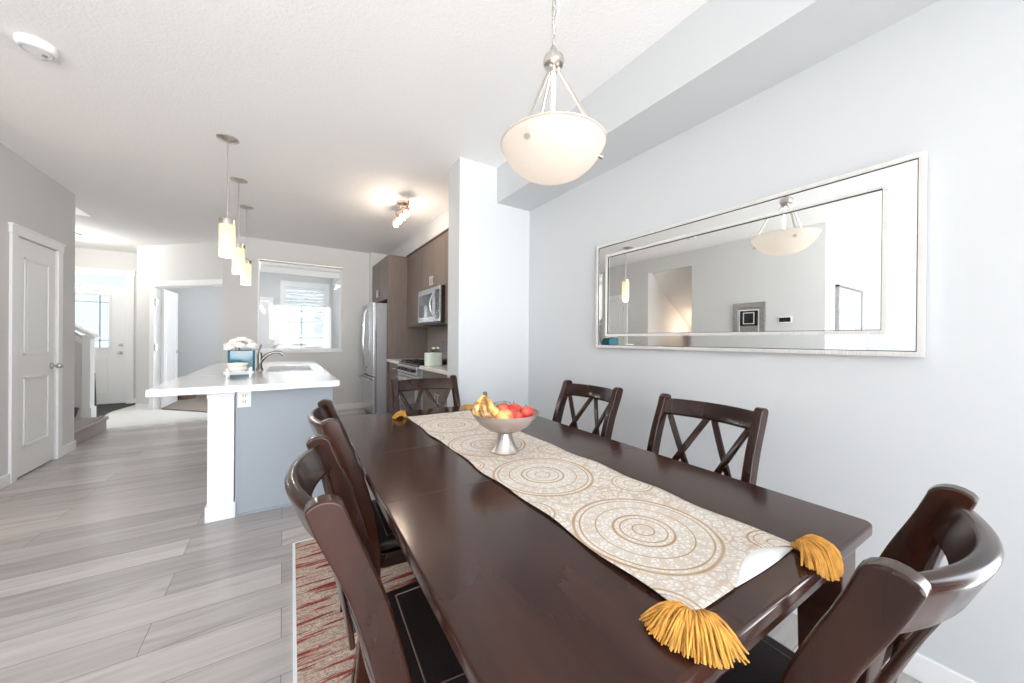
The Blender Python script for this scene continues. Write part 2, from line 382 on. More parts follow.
# entry wall
EY = 9.15
struct('wall_entry', B().bx(-2.36, -2.077, EY, EY + .12, 0, H).bx(-3.3, -2.36, EY, EY + .12, 2.33, H).bx(-3.42, -3.26, EY, EY + .12, 0, H), 'wall_warm')
struct('wall_hall', B().bx(-2.077, -2.0, 8.451, 9.8, 0, H), 'wall_warm')
# angled wall with den door opening; local x along the wall
S2 = math.sqrt(.5)
AM = Matrix(((S2, S2, 0, -2.077), (-S2, S2, 0, 8.451), (0, 0, 1, 0), (0, 0, 0, 1)))
AL = 1.641 / S2
a0, a1, az = .29 / S2, 1.36 / S2, 2.05
struct('wall_angled', B().bx(0, a0, 0, .1, 0, H, AM).bx(a1, AL, 0, .1, 0, H, AM).bx(a0, a1, 0, .1, az, H, AM), 'wall_warm')
# den walls
struct('wall_den', B().bx(1.0, 1.1, 6.81, 6.95, 0, H).bx(1.0, 1.1, 8.25, 9.8, 0, H).bx(1.0, 1.1, 6.95, 8.25, 0, .5).bx(1.0, 1.1, 6.95, 8.25, 2.4, H)
       .bx(-2.0, -.95, 9.7, 9.82, 0, H).bx(-.95, -.28, 9.7, 9.82, 2.05, H).bx(-.28, .02, 9.7, 9.82, 0, H).bx(.02, .86, 9.7, 9.82, 0, 1.0).bx(.02, .86, 9.7, 9.82, 2.45, H).bx(.86, 1.1, 9.7, 9.82, 0, H), 'wall')
# alcove with underside of the stair
b = B().bx(-3.3, XL - .12, 4.20, 4.28, 0, H).bx(-3.3, -2.0, 3.28, 3.36, 0, H).bx(-3.3, -3.2, 3.28, 4.28, 0, H)
struct('wall_alcove', b, 'wall_warm')
b = B()
A_, B_, C_, D_ = [b.bm.verts.new(p) for p in ((-2.0, 4.20, 2.49), (-2.0, 3.36, 2.49), (-3.2, 3.36, 1.55), (-3.2, 4.20, 1.55))]
E_ = b.bm.verts.new((-2.55, 4.2, 2.0)); F_ = b.bm.verts.new((-3.2, 3.36, 2.7)); G_ = b.bm.verts.new((-2.0, 3.36, 2.7)); H_ = b.bm.verts.new((-2.0, 4.2, 2.7)); I_ = b.bm.verts.new((-3.2, 4.2, 2.7))
for f in ((A_, B_, E_), (B_, C_, E_), (C_, D_, E_), (A_, H_, G_, B_), (B_, G_, F_, C_), (C_, F_, I_, D_), (D_, I_, H_, A_, E_), (G_, H_, I_, F_)): b.bm.faces.new(f)
struct('ceiling', b, 'plaster')
struct('wall_kitchen_soffit', B().bx(1.60, XR, 2.96, 6.60, 2.50, H), 'wall')
struct('trim_1', B().bx(XR - .012, XR, 2.96, 5.48, .92, 1.42), 'splash')

# baseboards
def base(name, *boxes, mtx=None):
    b = B()
    for q in boxes: b.bx(*q, 0, .095, mtx)
    return struct(name, b, 'white', .004)
base('baseboard_right', (XR - .014, XR, -.35, 2.727))
base('baseboard_stub', (1.228, XR, 2.713, 2.727), (1.214, 1.228, 2.713, 2.96))
base('baseboard_left', (XL, XL + .014, 1.62, 3.36), (XL, XL + .014, 4.20, 4.66), (XL, XL + .014, 5.47, 5.774), (XL - .12, XL + .014, 5.76, 5.774))
base('baseboard_far', (-.752, 1.28, 6.676, 6.69))
base('baseboard_angled', (0, a0 - .12, -.014, 0), mtx=AM)
base('baseboard_entry', (-2.28, -2.077, EY - .014, EY))
base('baseboard_den', (-2.0, -1.0, 9.686, 9.7), (-.2, 1.0, 9.686, 9.7))
base('baseboard_living', (-3.57, XL, 1.606, 1.62))

# ------------------------------------------------------------------ doors and windows
def knob(parent, p, ax, name='door_knob', lever=None):
    p = Vector(p); ax = Vector(ax)
    b = B().tube([p, p + ax * .008], .030, 20).tube([p + ax * .008, p + ax * .045], .011)
    if lever is not None:
        b.tube([p + ax * .045, p + ax * .05 + Vector(lever) * .03, p + ax * .05 + Vector(lever) * .11], [.011, .010, .007])
    else: b.sphere(p + ax * .055, .026)
    o = obj(name, b, 'nickel', parent, smooth=True); o['label'] = 'brushed nickel handle'; return o
# pantry door (in left wall, faces +X)
d = sempty('door_1', (XL, 5.066, 0))
Y0, Y1 = -.316, .316
cas = B().bx(.0, .018, Y0 - .085, Y0 - .005, 0, 2.06).bx(.0, .018, Y1 + .005, Y1 + .085, 0, 2.06).bx(.0, .022, Y0 - .095, Y1 + .095, 2.06, 2.14).bx(.0, .03, Y0 - .105, Y1 + .105, 2.125, 2.145)
cas.bx(-.12, .0, Y0 - .008, Y0, 0, 2.055).bx(-.12, .0, Y1, Y1 + .008, 0, 2.055)
obj('door_casing', cas, 'white', d, .003)
b = B().bx(-.045, -.004, Y0 + .003, Y1 - .003, .012, 2.056)
obj('door_leaf', b, 'door', d, .003)
def molded(parent, x, y0, y1, z0, z1, arch=False, s=1):
    b = B(); w = .022
    b.bx(x, x + s * .010, y0, y0 + w, z0, z1).bx(x, x + s * .010, y1 - w, y1, z0, z1).bx(x, x + s * .010, y0, y1, z0, z0 + w).bx(x, x + s * .010, y0, y1, z1 - w, z1)
    b.bx(x, x + s * .006, y0 + .05, y1 - .05, z0 + .05, z1 - .05)
    return obj('door_panel', b, 'door', parent, .004)
molded(d, -.004, Y0 + .12, Y1 - .12, 1.05, 1.90); molded(d, -.004, Y0 + .12, Y1 - .12, .25, .86)
for z in (.25, 1.05, 1.86):
    obj('hinge', B().bx(-.012, .002, Y0 - .004, Y0 + .022, z - .045, z + .045).tube([(.003, Y0, z - .05), (.003, Y0, z + .05)], .006, 8), 'nickel', d)
knob(d, (-.004, Y1 - .07, .93), (1, 0, 0), lever=None)
# entry door
d = sempty('door_2', (-2.79, EY, 0))
x0, x1 = -.46, .42
cas = B().bx(x1 + .0, x1 + .09, -.02, 0, 0, 2.33).bx(x0 - .09, x0, -.02, 0, 0, 2.33).bx(x0 - .1, x1 + .1, -.024, 0, 2.32, 2.40).bx(x0 - .11, x1 + .11, -.035, 0, 2.39, 2.41)
cas.bx(x0, x1, -.01, .08, 2.06, 2.12).bx(x0 - .0, x0 + .02, 0, .1, 0, 2.33).bx(x1 - .02, x1, 0, .1, 0, 2.33)
obj('door_casing', cas, 'white', d, .003)
LX0, LX1, LZ0, LZ1 = -.33, .19, 1.03, 1.95
b = B().bx(x0 + .02, LX0, .02, .065, .03, 2.055).bx(LX1, x1 - .02, .02, .065, .03, 2.055).bx(LX0, LX1, .02, .065, .03, LZ0).bx(LX0, LX1, .02, .065, LZ1, 2.055)
obj('door_leaf', b, 'door', d, .003)
b = B()
for (p, q, r_, s_) in ((LX0 - .03, LX0, LZ0 - .03, LZ1 + .03), (LX1, LX1 + .03, LZ0 - .03, LZ1 + .03), (LX0, LX1, LZ0 - .03, LZ0), (LX0, LX1, LZ1, LZ1 + .03)): b.bx(p, q, .008, .02, r_, s_)
obj('glass_frame', b, 'door', d, .003)
b = B()
for x in (LX0 + .10, LX1 - .12): b.bx(x, x + .012, .03, .045, LZ0, LZ1)
for z in (LZ0 + .12, LZ1 - .13): b.bx(LX0, LX1, .03, .045, z, z + .012)
obj('glazing_bars', b, 'grey_frame', d)
obj('glass_pane', B().bx(LX0, LX1, .046, .052, LZ0, LZ1), 'dimglass', d)
obj('transom_glass', B().bx(x0 + .02, x1 - .02, .046, .052, 2.12, 2.32), 'dimglass', d)
def molded_x(parent, y, xa, xb, z0, z1, mtl='door', s=-1):
    b = B(); w = .02; t = s * .008
    b.bx(xa, xa + w, y, y + t, z0, z1).bx(xb - w, xb, y, y + t, z0, z1).bx(xa, xb, y, y + t, z0, z0 + w).bx(xa, xb, y, y + t, z1 - w, z1)
    return obj('door_panel', b, mtl, parent, .003)
molded_x(d, .02, -.30, -.09, .22, .85); molded_x(d, .02, -.04, .18, .22, .85)
knob(d, (x1 - .085, .02, .93), (0, -1, 0)); obj('deadbolt', B().tube([(x1 - .085, .02, 1.07), (x1 - .085, 0, 1.07)], .026, 16), 'nickel', d, smooth=True)
obj('threshold', B().bx(x0, x1, -.06, .1, 0, .03), 'black', d, .004)
# den door opening casing and leaf
d = sempty('door_3', (-2.077, 8.451, 0), -pi / 4)
cas = B().bx(a0 - .10, a0, -.02, 0, 0, az + .0).bx(a0 - .12, a1 + .1, -.022, 0, az, az + .09).bx(a1, a1 + .09, -.02, 0, 0, az).bx(a0 - .012, a0 + .0, 0, .1, 0, az).bx(a1, a1 + .012, 0, .1, 0, az).bx(a0, a1, 0, .1, az - .012, az)
obj('door_casing', cas, 'white', d, .003)
LA = R(134); Lm = Matrix.Translation((a0 + .02, .105, 0)) @ Matrix.Rotation(R(133), 4, 'Z')
LM_ = Matrix.Translation((a0 + .015, .10, 0)) @ Matrix.Rotation(R(135 - 3), 4, 'Z')
b = B().bx(0, .72, -.018, .018, .03, 2.03, LM_)
leaf = obj('door_leaf', b, 'door', d, .003)
b = B()
for (xa, xb, z0, z1) in ((.12, .60, 1.10, 1.88), (.12, .60, .25, .95)):
    for y, t in ((-.018, -.008), (.018, .008)):
        for q in ((xa, xa + .02, z0, z1), (xb - .02, xb, z0, z1), (xa, xb, z0, z0 + .02), (xa, xb, z1 - .02, z1)):
            ys = sorted((y, y + t)); b.bx(q[0], q[1], ys[0], ys[1], q[2], q[3], LM_)
obj('door_panel', b, 'door', d)
for z in (.28, 1.05, 1.80): obj('hinge', B().bx(a0 - .004, a0 + .03, -.006, .012, z - .05, z + .05).tube([(a0 + .012, -.006, z - .055), (a0 + .012, -.006, z + .055)], .009, 8), 'nickel', d)
for s in (-1, 1):
    p = LM_ @ Vector((.66, s * .018, .95)); ax = (LM_.to_3x3() @ Vector((0, s, 0)))
    knob(d, p, ax)
# den closet door on its far wall
d = sempty('door_4', (-.615, 9.7, 0))
obj('door_casing', B().bx(-.42, -.335, -.02, 0, 0, 2.05).bx(.335, .42, -.02, 0, 0, 2.05).bx(-.43, .43, -.022, 0, 2.05, 2.14), 'white', d, .003)
obj('door_leaf', B().bx(-.333, .333, .01, .045, .03, 2.045), 'door', d, .003)
molded_x(d, .01, -.2, .2, 1.05, 1.88); molded_x(d, .01, -.2, .2, .25, .9)
# interior window in far wall
w = sempty('window_1', ((WX0 + WX1) / 2, 6.69, WZ0)); hw = (WX1 - WX0) / 2; hh = WZ1 - WZ0
obj('window_frame', B().bx(-hw, -hw + .02, -.004, .124, 0, hh).bx(hw - .02, hw, -.004, .124, 0, hh).bx(-hw, hw, -.004, .124, 0, .02).bx(-hw, hw, -.004, .124, hh - .02, hh), 'white', w, .002)
obj('window_sill', B().bx(-hw - .015, hw + .015, -.02, .0, -.045, .005), 'white', w, .002)
obj('glass_pane', B().bx(-hw + .02, hw - .02, .085, .091, .02, hh - .02), 'glass', w)
bl = thing('roller_blind', 'white roller blind rolled up across the top of the kitchen window', 'blind', ((WX0 + WX1) / 2, 6.69, WZ1))
obj('bracket_rail', B().bx(-hw - .01, hw + .01, -.06, -.004, -.03, -.004), 'nickel', bl, .003)
obj('blind_fabric', B().tube([(-hw + .03, .03 - .06, -.075), (hw - .03, -.03, -.075)], .036, 20).bx(-hw + .03, hw - .03, -.012, -.008, -.19, -.07).bx(-hw + .03, hw - .03, -.02, -.002, -.205, -.185), 'blind', bl, smooth=True)
obj('bead_chain', B().tube([(hw - .02, -.03, -.08), (hw - .02, -.03, -.95)], .003, 6), 'white', bl)
# den window
w = sempty('window_2', (.44, 9.7, 1.0))
obj('window_frame', B().bx(-.50, -.42, -.02, 0, -.08, 1.53).bx(.42, .50, -.02, 0, -.08, 1.53).bx(-.50, .50, -.022, 0, 1.45, 1.54).bx(-.50, .50, -.022, 0, -.08, 0)
    .bx(-.42, -.37, 0, .10, 0, 1.45).bx(.37, .42, 0, .10, 0, 1.45).bx(-.37, .37, .02, .07, 0, .05).bx(-.37, .37, .02, .07, 1.40, 1.45), 'white', w, .003)
obj('sash_rail', B().bx(-.37, .37, .02, .06, .21, .25).bx(-.37, .37, .02, .06, .58, .62), 'grey_frame', w)
obj('glass_pane', B().bx(-.37, .37, .045, .05, .05, 1.40), 'dimglass', w)
bl = thing('venetian_blind', 'pale horizontal blind half raised in the bright window of the back room', 'blind', (.44, 9.68, 2.45))
b = B()
for k in range(7): b.bx(-.40, .40, -.03, .0, -.11 - k * .077, -.056 - k * .077, Matrix.Translation((0, 0, 0)))
obj('slats', b, 'blind', bl); obj('headrail', B().bx(-.41, .41, -.04, .01, -.05, 0), 'blind', bl, .003)
obj('bottom_rail', B().bx(-.40, .40, -.035, .0, -.62, -.585), 'grey_frame', bl)
# unseen rear and right-wall windows, added as daylight sources
for i, (xa, xb) in enumerate(((-3.3, -.7), (-.5, 1.7))):
    w = sempty('window_%d' % (i + 3), ((xa + xb) / 2, -2.6, .08)); q = (xb - xa) / 2
    obj('window_frame', B().bx(-q, -q + .06, -.1, .0, 0, 2.47).bx(q - .06, q, -.1, 0, 0, 2.47).bx(-q, q, -.1, 0, 0, .06).bx(-q, q, -.1, 0, 2.41, 2.47).bx(-.03, .03, -.1, 0, 0, 2.47), 'white', w, .003)
    obj('glass_pane', B().bx(-q, q, -.06, -.055, .03, 2.44), 'glass', w)
w = sempty('window_5', (XR, -1.35, .06))  # patio window added out of view to light the left walls
obj('window_frame', B().bx(.0, .1, -1.0, -.94, 0, 2.29).bx(0, .1, .94, 1.0, 0, 2.29).bx(0, .1, -.94, .94, 0, .06).bx(0, .1, -.94, .94, 2.23, 2.29).bx(0, .1, -.03, .03, .06, 2.23), 'white', w, .003)
obj('glass_pane', B().bx(.055, .06, -.94, .94, .06, 2.23), 'glass', w)
w = sempty('window_6', (1.0, 7.6, .5))  # unseen side window, added to brighten the den
obj('window_frame', B().bx(0, .1, -.65, -.60, 0, 1.9).bx(0, .1, .60, .65, 0, 1.9).bx(0, .1, -.60, .60, 0, .05).bx(0, .1, -.60, .60, 1.85, 1.9), 'white', w, .003)
obj('glass_pane', B().bx(.055, .06, -.6, .6, .05, 1.85), 'glass', w)
# distant neighbouring building seen through the den window
nb = thing('neighbouring_house', 'pale house across the street seen through the back room window', 'house', (4.0, 42, -1))
obj('wall', B().bx(-14, 14, 0, 8, -4, 2.6), mat('pale_siding', (.72, .71, .70), .8), nb)
obj('roof', B().prism([(-.5, 2.6), (8.5, 2.6), (4, 4.6)], 0, -14.5, 14.5), mat('grey_shingles', (.42, .43, .45), .9), nb)
for k in range(6): obj('window', B().bx(-9.7 + k * 3.2, -8.3 + k * 3.2, -.06, .0, .2, 1.7), 'blackglass', nb)

# ------------------------------------------------------------------ wall things
t = thing('wall_mirror', 'large rectangular wall mirror with beaded silver double frame', 'mirror', (XR, 1.055, 1.5355))
my, mz = .789, .3675
def fr(b, y, z, w, x0, x1):
    b.bx(x0, x1, -y, y, z - w, z).bx(x0, x1, -y, y, -z, -z + w).bx(x0, x1, -y, -y + w, -z + w, z - w).bx(x0, x1, y - w, y, -z + w, z - w); return b
obj('backing', B().bx(-.012, -.001, -my + .01, my - .01, -mz + .01, mz - .01), 'grey_frame', t)
def beaded(b, y, z, w, x):
    # a rail with fine ribs (beading)
    fr(b, y, z, w, x, -.012)
    n = int(2 * y / .011)
    for k in range(n):
        p = -y + w * .5 + (2 * y - w) * k / (n - 1)
        for s in (-1, 1): b.bx(x - .003, x, p - .003, p + .003, s * (z - w / 2) - w * .42, s * (z - w / 2) + w * .42)
    n = int(2 * z / .011)
    for k in range(1, n - 1):
        p = -z + w * .5 + (2 * z - w) * k / (n - 1)
        for s in (-1, 1): b.bx(x - .003, x, s * (y - w / 2) - w * .42, s * (y - w / 2) + w * .42, p - .003, p + .003)
    return b
obj('outer_frame', beaded(B(), my, mz, .018, -.030), 'silver', t)
obj('frame_shade_line', fr(B(), my - .018, mz - .018, .003, -.027, -.012), 'black', t)  # dark strip stands in for the shadow line beside the bead frame
iy, iz = my - .092, mz - .082
obj('inner_frame', beaded(B(), iy, iz, .016, -.034), 'silver', t)
obj('frame_shade_line', fr(B(), iy - .016, iz - .016, .0025, -.030, -.012), 'black', t)  # same painted shadow line, inside the inner frame
# bevelled mirror border strips: slightly tilted towards the middle
oy, oz = my - .021, mz - .021
def quad(pts): b = B(); b.bm.faces.new([b.bm.verts.new(p) for p in pts]); return b
xo, xi = -.0225, -.0245
c = [(xo, -oy, -oz), (xo, oy, -oz), (xo, oy, oz), (xo, -oy, oz)]; e = [(xi, -iy, -iz), (xi, iy, -iz), (xi, iy, iz), (xi, -iy, iz)]
for k in range(4):
    k2 = (k + 1) % 4
    o = obj('mirror_border', quad((c[k], c[k2], e[k2], e[k])), 'mirror', t, recalc=False)
    md = o.modifiers.new('Solid', 'SOLIDIFY'); md.thickness = .003; md.offset = 0
obj('mirror_glass', B().bx(-.024, -.013, -iy + .018, iy - .018, -iz + .018, iz - .018), 'mirror', t)

fm = thing('picture_frame', 'silver framed dark square picture on the left wall, seen in the mirror', 'picture', (XL, 2.485, 1.475))
obj('frame', fr(B(), .215, .315, .07, .0, .03), 'grey_frame', fm, .004)
obj('mat_board', B().bx(.001, .012, -.15, .15, -.25, .25), 'grey_frame', fm)
obj('fillet', fr(B(), .135, .215, .014, .012, .018), 'white', fm)
obj('inner_picture', B().bx(.012, .018, -.118, .118, -.02, .198), 'blackglass', fm)
obj('picture_detail', fr(B(), .075, .085, .012, .018, .022), 'silver', fm).location = (0, 0, .09)
th = thing('thermostat', 'small black wall thermostat panel seen in the mirror', 'thermostat', (XL, 2.04, 1.525))
obj('body', B().bx(0, .02, -.075, .075, -.04, .04), 'white', th, .003); obj('display', B().bx(.02, .023, -.065, .065, -.03, .03), 'screen', th)
sw = thing('light_switch', 'white light switch below the thermostat, seen in the mirror', 'switch', (XL, 2.03, 1.25))
obj('plate', B().bx(0, .006, -.04, .04, -.06, .06), 'white', sw, .002); obj('rocker', B().bx(.006, .010, -.016, .016, -.032, .032), 'grey_frame', sw, .001)
ar = thing('framed_artwork', 'large pale abstract canvas with grey frame, seen in the mirror', 'picture', (-2.75, 1.62, 1.6))
b = B().bx(-.51, -.48, -.04, 0, -.38, .38).bx(.48, .51, -.04, 0, -.38, .38).bx(-.51, .51, -.04, 0, .35, .38).bx(-.51, .51, -.04, 0, -.38, -.35)
obj('frame', b, 'grey_frame', ar, .003); obj('canvas', B().bx(-.48, .48, -.025, -.001, -.35, .35), 'paper', ar)
sh = thing('alcove_shelf', 'dark shelf inside the lit stair alcove, seen in the mirror', 'shelf', (-3.2, 3.8, 1.12))
obj('board', B().bx(0, .22, -.25, .3, 0, .05), 'shelf', sh, .003)
for q in (-.2, .2): obj('bracket', B().bx(0, .18, q, q + .03, -.12, 0), 'shelf', sh)

# smoke detector
s = thing('smoke_detector', 'round white smoke detector on the ceiling at upper left', 'smoke detector', (-1.09, 2.91, H))
obj('body', B().lathe([(0, 0), (.072, 0), (.072, -.022), (.060, -.036), (0, -.040)]), 'white', s, smooth=True)
obj('vent_ring', B().lathe([(.058, -.036), (.052, -.041), (.046, -.0385)]), 'wall', s, smooth=True)
obj('test_button', B().tube([(.02, .02, -.036), (.02, .02, -.044)], .010, 14), 'grey_frame', s)

# ------------------------------------------------------------------ dining table
TC, TR = Vector((.766, 1.266, 0)), R(-1.2)
t = thing('dining_table', 'long espresso wood dining table with square legs under a gold runner', 'table', TC, TR)
TW, TL, TZ = .526, .999, .76
b = B(); r_ = .022; poly = []
for sx, sy, a in ((1, 1, 0), (-1, 1, 90), (-1, -1, 180), (1, -1, 270)):
    for k in range(7):
        q = R(a + 15 * k); poly.append((sx * (TW - r_) + r_ * cos(q), sy * (TL - r_) + r_ * sin(q)))
b.prism(poly, 2, TZ - .032, TZ)
obj('tabletop', b, 'table', t, .007, seg=3)
for y in (.20, -.26):
    o = obj('leaf_seam', B().bx(-TW + .01, TW - .01, y - .0012, y + .0012, TZ - .001, TZ + .0004), 'black', t)
ax_, ay_ = TW - .05, TL - .05
obj('apron', B().bx(-ax_, ax_, ay_ - .025, ay_, TZ - .13, TZ - .033).bx(-ax_, ax_, -ay_, -ay_ + .025, TZ - .13, TZ - .033).bx(-ax_, -ax_ + .025, -ay_, ay_, TZ - .13, TZ - .033).bx(ax_ - .025, ax_, -ay_, ay_, TZ - .13, TZ - .033), 'table', t, .003)
for sx in (-1, 1):
    for sy in (-1, 1):
        cx, cy = sx * (TW - .075), sy * (TL - .075); bb = B()
        rings = []
        for z, hw_ in ((.012, .036), (.60, .047), (TZ - .034, .047)):
            rings.append([bb.bm.verts.new((cx + a * hw_, cy + c_ * hw_, z)) for a, c_ in ((-1, -1), (1, -1), (1, 1), (-1, 1))])
        for p, q in zip(rings, rings[1:]):
            for k in range(4): bb.bm.faces.new((p[k], p[(k + 1) % 4], q[(k + 1) % 4], q[k]))
        bb.bm.faces.new(rings[0][::-1]); bb.bm.faces.new(rings[-1])
        obj('leg', bb, 'table', t, .004)

# ------------------------------------------------------------------ chairs
def prof(z):   # y of the back's centre line
    pts = [(0, -.185), (.25, -.142), (.42, -.130), (.55, -.145), (.70, -.178), (.84, -.228), (.94, -.283)]
    for (z0, y0), (z1, y1) in zip(pts, pts[1:]):
        if z <= z1:
            f = (z - z0) / (z1 - z0); f = f; return y0 + (y1 - y0) * f
    return pts[-1][1]
def smooth_prof(z): return sum(prof(z + k * .02) for k in range(-4, 5)) / 9
def bpnt(x, z, sag=.055): return Vector((x, smooth_prof(z) - sag * (1 - (x / .215) ** 2), z))
def make_chair():
    t = thing('dining_chair', '', 'chair', (0, 0, 0))
    for s in (-1, 1):
        front, back = [], []
        K = 30
        for k in range(K + 1):
            z = .918 * k / K
            d_ = .020 + .011 * min(1, z / .45) if z < .7 else .031
            y = smooth_prof(z)
            front.append((y + d_, z)); back.append((y - d_ + .004, z))
        y = smooth_prof(.918); tip = []
        for k in range(1, 8):
            a = pi * k / 8; tip.append((y + .002 + .029 * cos(a) - .006 * k / 8, .918 + .024 * sin(a)))
        poly = front + tip + back[::-1]
        b = B(); b.prism(poly, 0, s * .215 - .017, s * .215 + .017)
        obj('back_post', b, 'chair', t, .005, seg=3)
        b = B(); pts = [Vector((s * .192, .240, z)) for z in (.0, .2, .40)]
        b.sweep(pts, [Vector((1, 0, 0))] * 3, [Vector((0, 1, 0))] * 3, [.030, .038, .042], [.030, .038, .042])
        obj('leg', b, 'chair', t, .004)
    def curved(name, z, hgt, thk, sag=.055, xr=.212):
        b = B(); pts, ws, ns = [], [], []
        for k in range(17):
            x = -xr + 2 * xr * k / 16; p = bpnt(x, z, sag); up = (bpnt(x, z + .03, sag) - bpnt(x, z - .03, sag)).normalized()
            tg = (bpnt(x + .01, z, sag) - bpnt(x - .01, z, sag)).normalized()
            pts.append(p); ws.append(up); ns.append(tg.cross(up))
        b.sweep(pts, ws, ns, hgt, thk, .009); return obj(name, b, 'chair', t, smooth=True)
    curved('top_rail', .882, .082, .026); curved('lower_rail', .51, .045, .022, .03)
    def slat(x0, z0, x1, z1, off):
        b = B(); pts, ws, ns = [], [], []
        for k in range(11):
            f = k / 10; x = x0 + (x1 - x0) * f; z = z0 + (z1 - z0) * f
            p = bpnt(x, z); dx = bpnt(x + (x1 - x0) * .02, z + (z1 - z0) * .02) - bpnt(x - (x1 - x0) * .02, z - (z1 - z0) * .02)
            tg = (bpnt(x + .01, z) - bpnt(x - .01, z)).normalized(); up = (bpnt(x, z + .01) - bpnt(x, z - .01)).normalized(); nn = tg.cross(up).normalized()
            pts.append(p + nn * off); ws.append(dx.normalized().cross(nn)); ns.append(nn)
        b.sweep(pts, ws, ns, .027, .012, .003); obj('cross_slat', b, 'chair', t, smooth=True)
    for (xa, xb) in ((-.180, -.015), (.015, .180)):
        slat(xa, .525, xb, .848, .003); slat(xb, .525, xa, .848, -.003)
    # seat
    outl = [(-.195, -.115), (.195, -.115), (.222, .245), (.17, .272), (-.17, .272), (-.222, .245)]
    b = B(); b.prism(outl, 2, .385, .440); obj('seat_frame', b, 'chair', t, .005)
    b = B(); b.prism([(x * .97, y * .96) for x, y in outl], 2, .441, .478); obj('seat', b, 'leather', t, .014, seg=4)
    q = [(x, y, .4785) for x, y in ((-.155, -.070), (.155, -.070), (.172, .225), (-.172, .225), (-.155, -.070))]
    b = B().tube(q, .0022, 6); obj('seat_piping', b, 'piping', t, smooth=True)
    for s in (-1, 1):
        obj('stretcher', B().tube([(s * .205, -.13, .20), (s * .192, .235, .20)], .011, 10), 'chair', t, smooth=True)
    return t
chairs = [
    ('near-left chair closest to the camera, glossy mahogany with dark leather seat', (.056, .860), -pi / 2),
    ('far-left chair, dark mahogany, behind the nearer chair on the floor side', (.128, 1.500), -pi / 2),
    ('mahogany lattice-back chair by the mirror wall, nearer of the two', (1.632, .874), pi / 2),
    ('mahogany lattice-back chair by the mirror wall, the farther and smaller-looking one', (1.615, 1.585), pi / 2),
    ('mahogany chair at the near end of the table, cropped at the bottom right', (.826, .094), 0),
    ('chair with crossed slats at the far end of the table before the kitchen', (.845, 2.47), pi),
]
ch0 = make_chair()
for i, (lab, (x, y), rz) in enumerate(chairs):
    c = ch0 if i == 0 else copy_tree(ch0)
    off = Matrix.Rotation(rz, 3, 'Z') @ Vector((0, .278, 0))
    c.location = (x + off.x, y + off.y, .012); c.rotation_euler = (0, 0, rz + R((-3, -3, -1, -1, 0, -1)[i]))
    c['label'] = lab; c['group'] = 'dining chairs around the table'

# rug
rg = thing('area_rug', 'red, cream and brown striped rug under the dining table', 'rug', (.80, 1.23, 0), R(-1.0))
obj('pile', B().bx(-.755, .755, -1.195, 1.195, 0, .011), 'rug', rg)
obj('binding', B().bx(-.768, -.755, -1.2, 1.2, 0, .012).bx(.755, .768, -1.2, 1.2, 0, .012).bx(-.755, .755, 1.195, 1.205, 0, .012).bx(-.755, .755, -1.205, -1.195, 0, .012), 'lining', rg)

# ------------------------------------------------------------------ runner
rn = thing('table_runner', 'cream and gold medallion table runner with mustard tassels on the table', 'table runner', (.780, 1.190, TZ), R(-1.3))
RW, RL = .198, .868
b = B(); nx, ny = 24, 150; g = {}
def hem(x): return max(0, sin(pi * (x + .055) / .245)) if -.055 < x < .19 else 0
def runz(x, y):
    e = abs(x / RW) ** 4
    z = .0035 + .004 * (noise.noise(Vector((x * 4, y * 6, 3.1))) + .5) * (.25 + e)
    if y < -RL + .10: z += .013 * hem(x) * ((-RL + .10 - y) / .10)
    return max(z, .0022)
for i in range(nx + 1):
    for j in range(ny + 1):
        x = -RW + 2 * RW * i / nx; y = -RL + 2 * RL * j / ny
        xx = x + .005 * sin(y * 11) * (1 if x < 0 else .6) + .003 * sin(y * 23 + 1)
        yy = y
        if j < 12: yy += .030 * hem(x) * (1 - j / 12)
        g[i, j] = b.bm.verts.new((xx, yy, runz(x, y)))
for i in range(nx):
    for j in range(ny): b.bm.faces.new((g[i, j], g[i + 1, j], g[i + 1, j + 1], g[i, j + 1]))
o = obj('cloth', b, 'runner', rn, smooth=True); md = o.modifiers.new('Solid', 'SOLIDIFY'); md.thickness = .0014; md.offset = 0
# white lining showing at the near hem
b = B(); L0 = []; L1 = []
for k in range(21):
    f = k / 20; x = -.055 + .245 * f; s_ = sin(pi * f)
    L0.append(b.bm.verts.new((x, -RL + .002 + .030 * s_, .003 + .0135 * s_))); L1.append(b.bm.verts.new((x + .001, -RL + .001 - .004 * s_, .0022)))
for k in range(20): b.bm.faces.new((L1[k], L1[k + 1], L0[k + 1], L0[k]))
o = obj('lining_hem', b, 'lining', rn, smooth=True); md = o.modifiers.new('Solid', 'SOLIDIFY'); md.thickness = .001; md.offset = 0
o['label'] = 'white lining showing at the hem'
def tassel(p, ang, n, ln, droop=0, spread=75):
    b = B(); p = Vector(p)
    for k in range(n):
        a = R(ang + random.uniform(-spread, spread)); l = ln * random.uniform(.78, 1.05); h = random.uniform(.006, .030)
        pts = []
        w = random.uniform(-.25, .25)
        for q in range(7):
            f = q / 6; rr = l * f; aa = a + w * f
            z = .003 + h * sin(pi * min(1, f * .95)) + .010 * (1 - f)
            x, y = p.x + rr * cos(aa), p.y + rr * sin(aa)
            if droop:
                over = max(0, droop - y); z -= over * .9
                if over > 0: y = droop - over * .6
            pts.append((x, y, z))
        b.tube(pts, [.0016, .0021, .0022, .0022, .0021, .0019, .0013], 5)
    b.tube([(p.x - .004 * cos(R(ang)), p.y - .004 * sin(R(ang)), .007), (p.x + .014 * cos(R(ang)), p.y + .014 * sin(R(ang)), .010)], .0075, 8)
    o = obj('tassel', b, 'tassel', rn, smooth=True); return o
tassel((-RW + .002, -RL - .002, 0), -148, 250, .086, spread=52)
tassel((RW - .006, -RL + .000, 0), -92, 230, .086, spread=50, droop=-RL - .058)
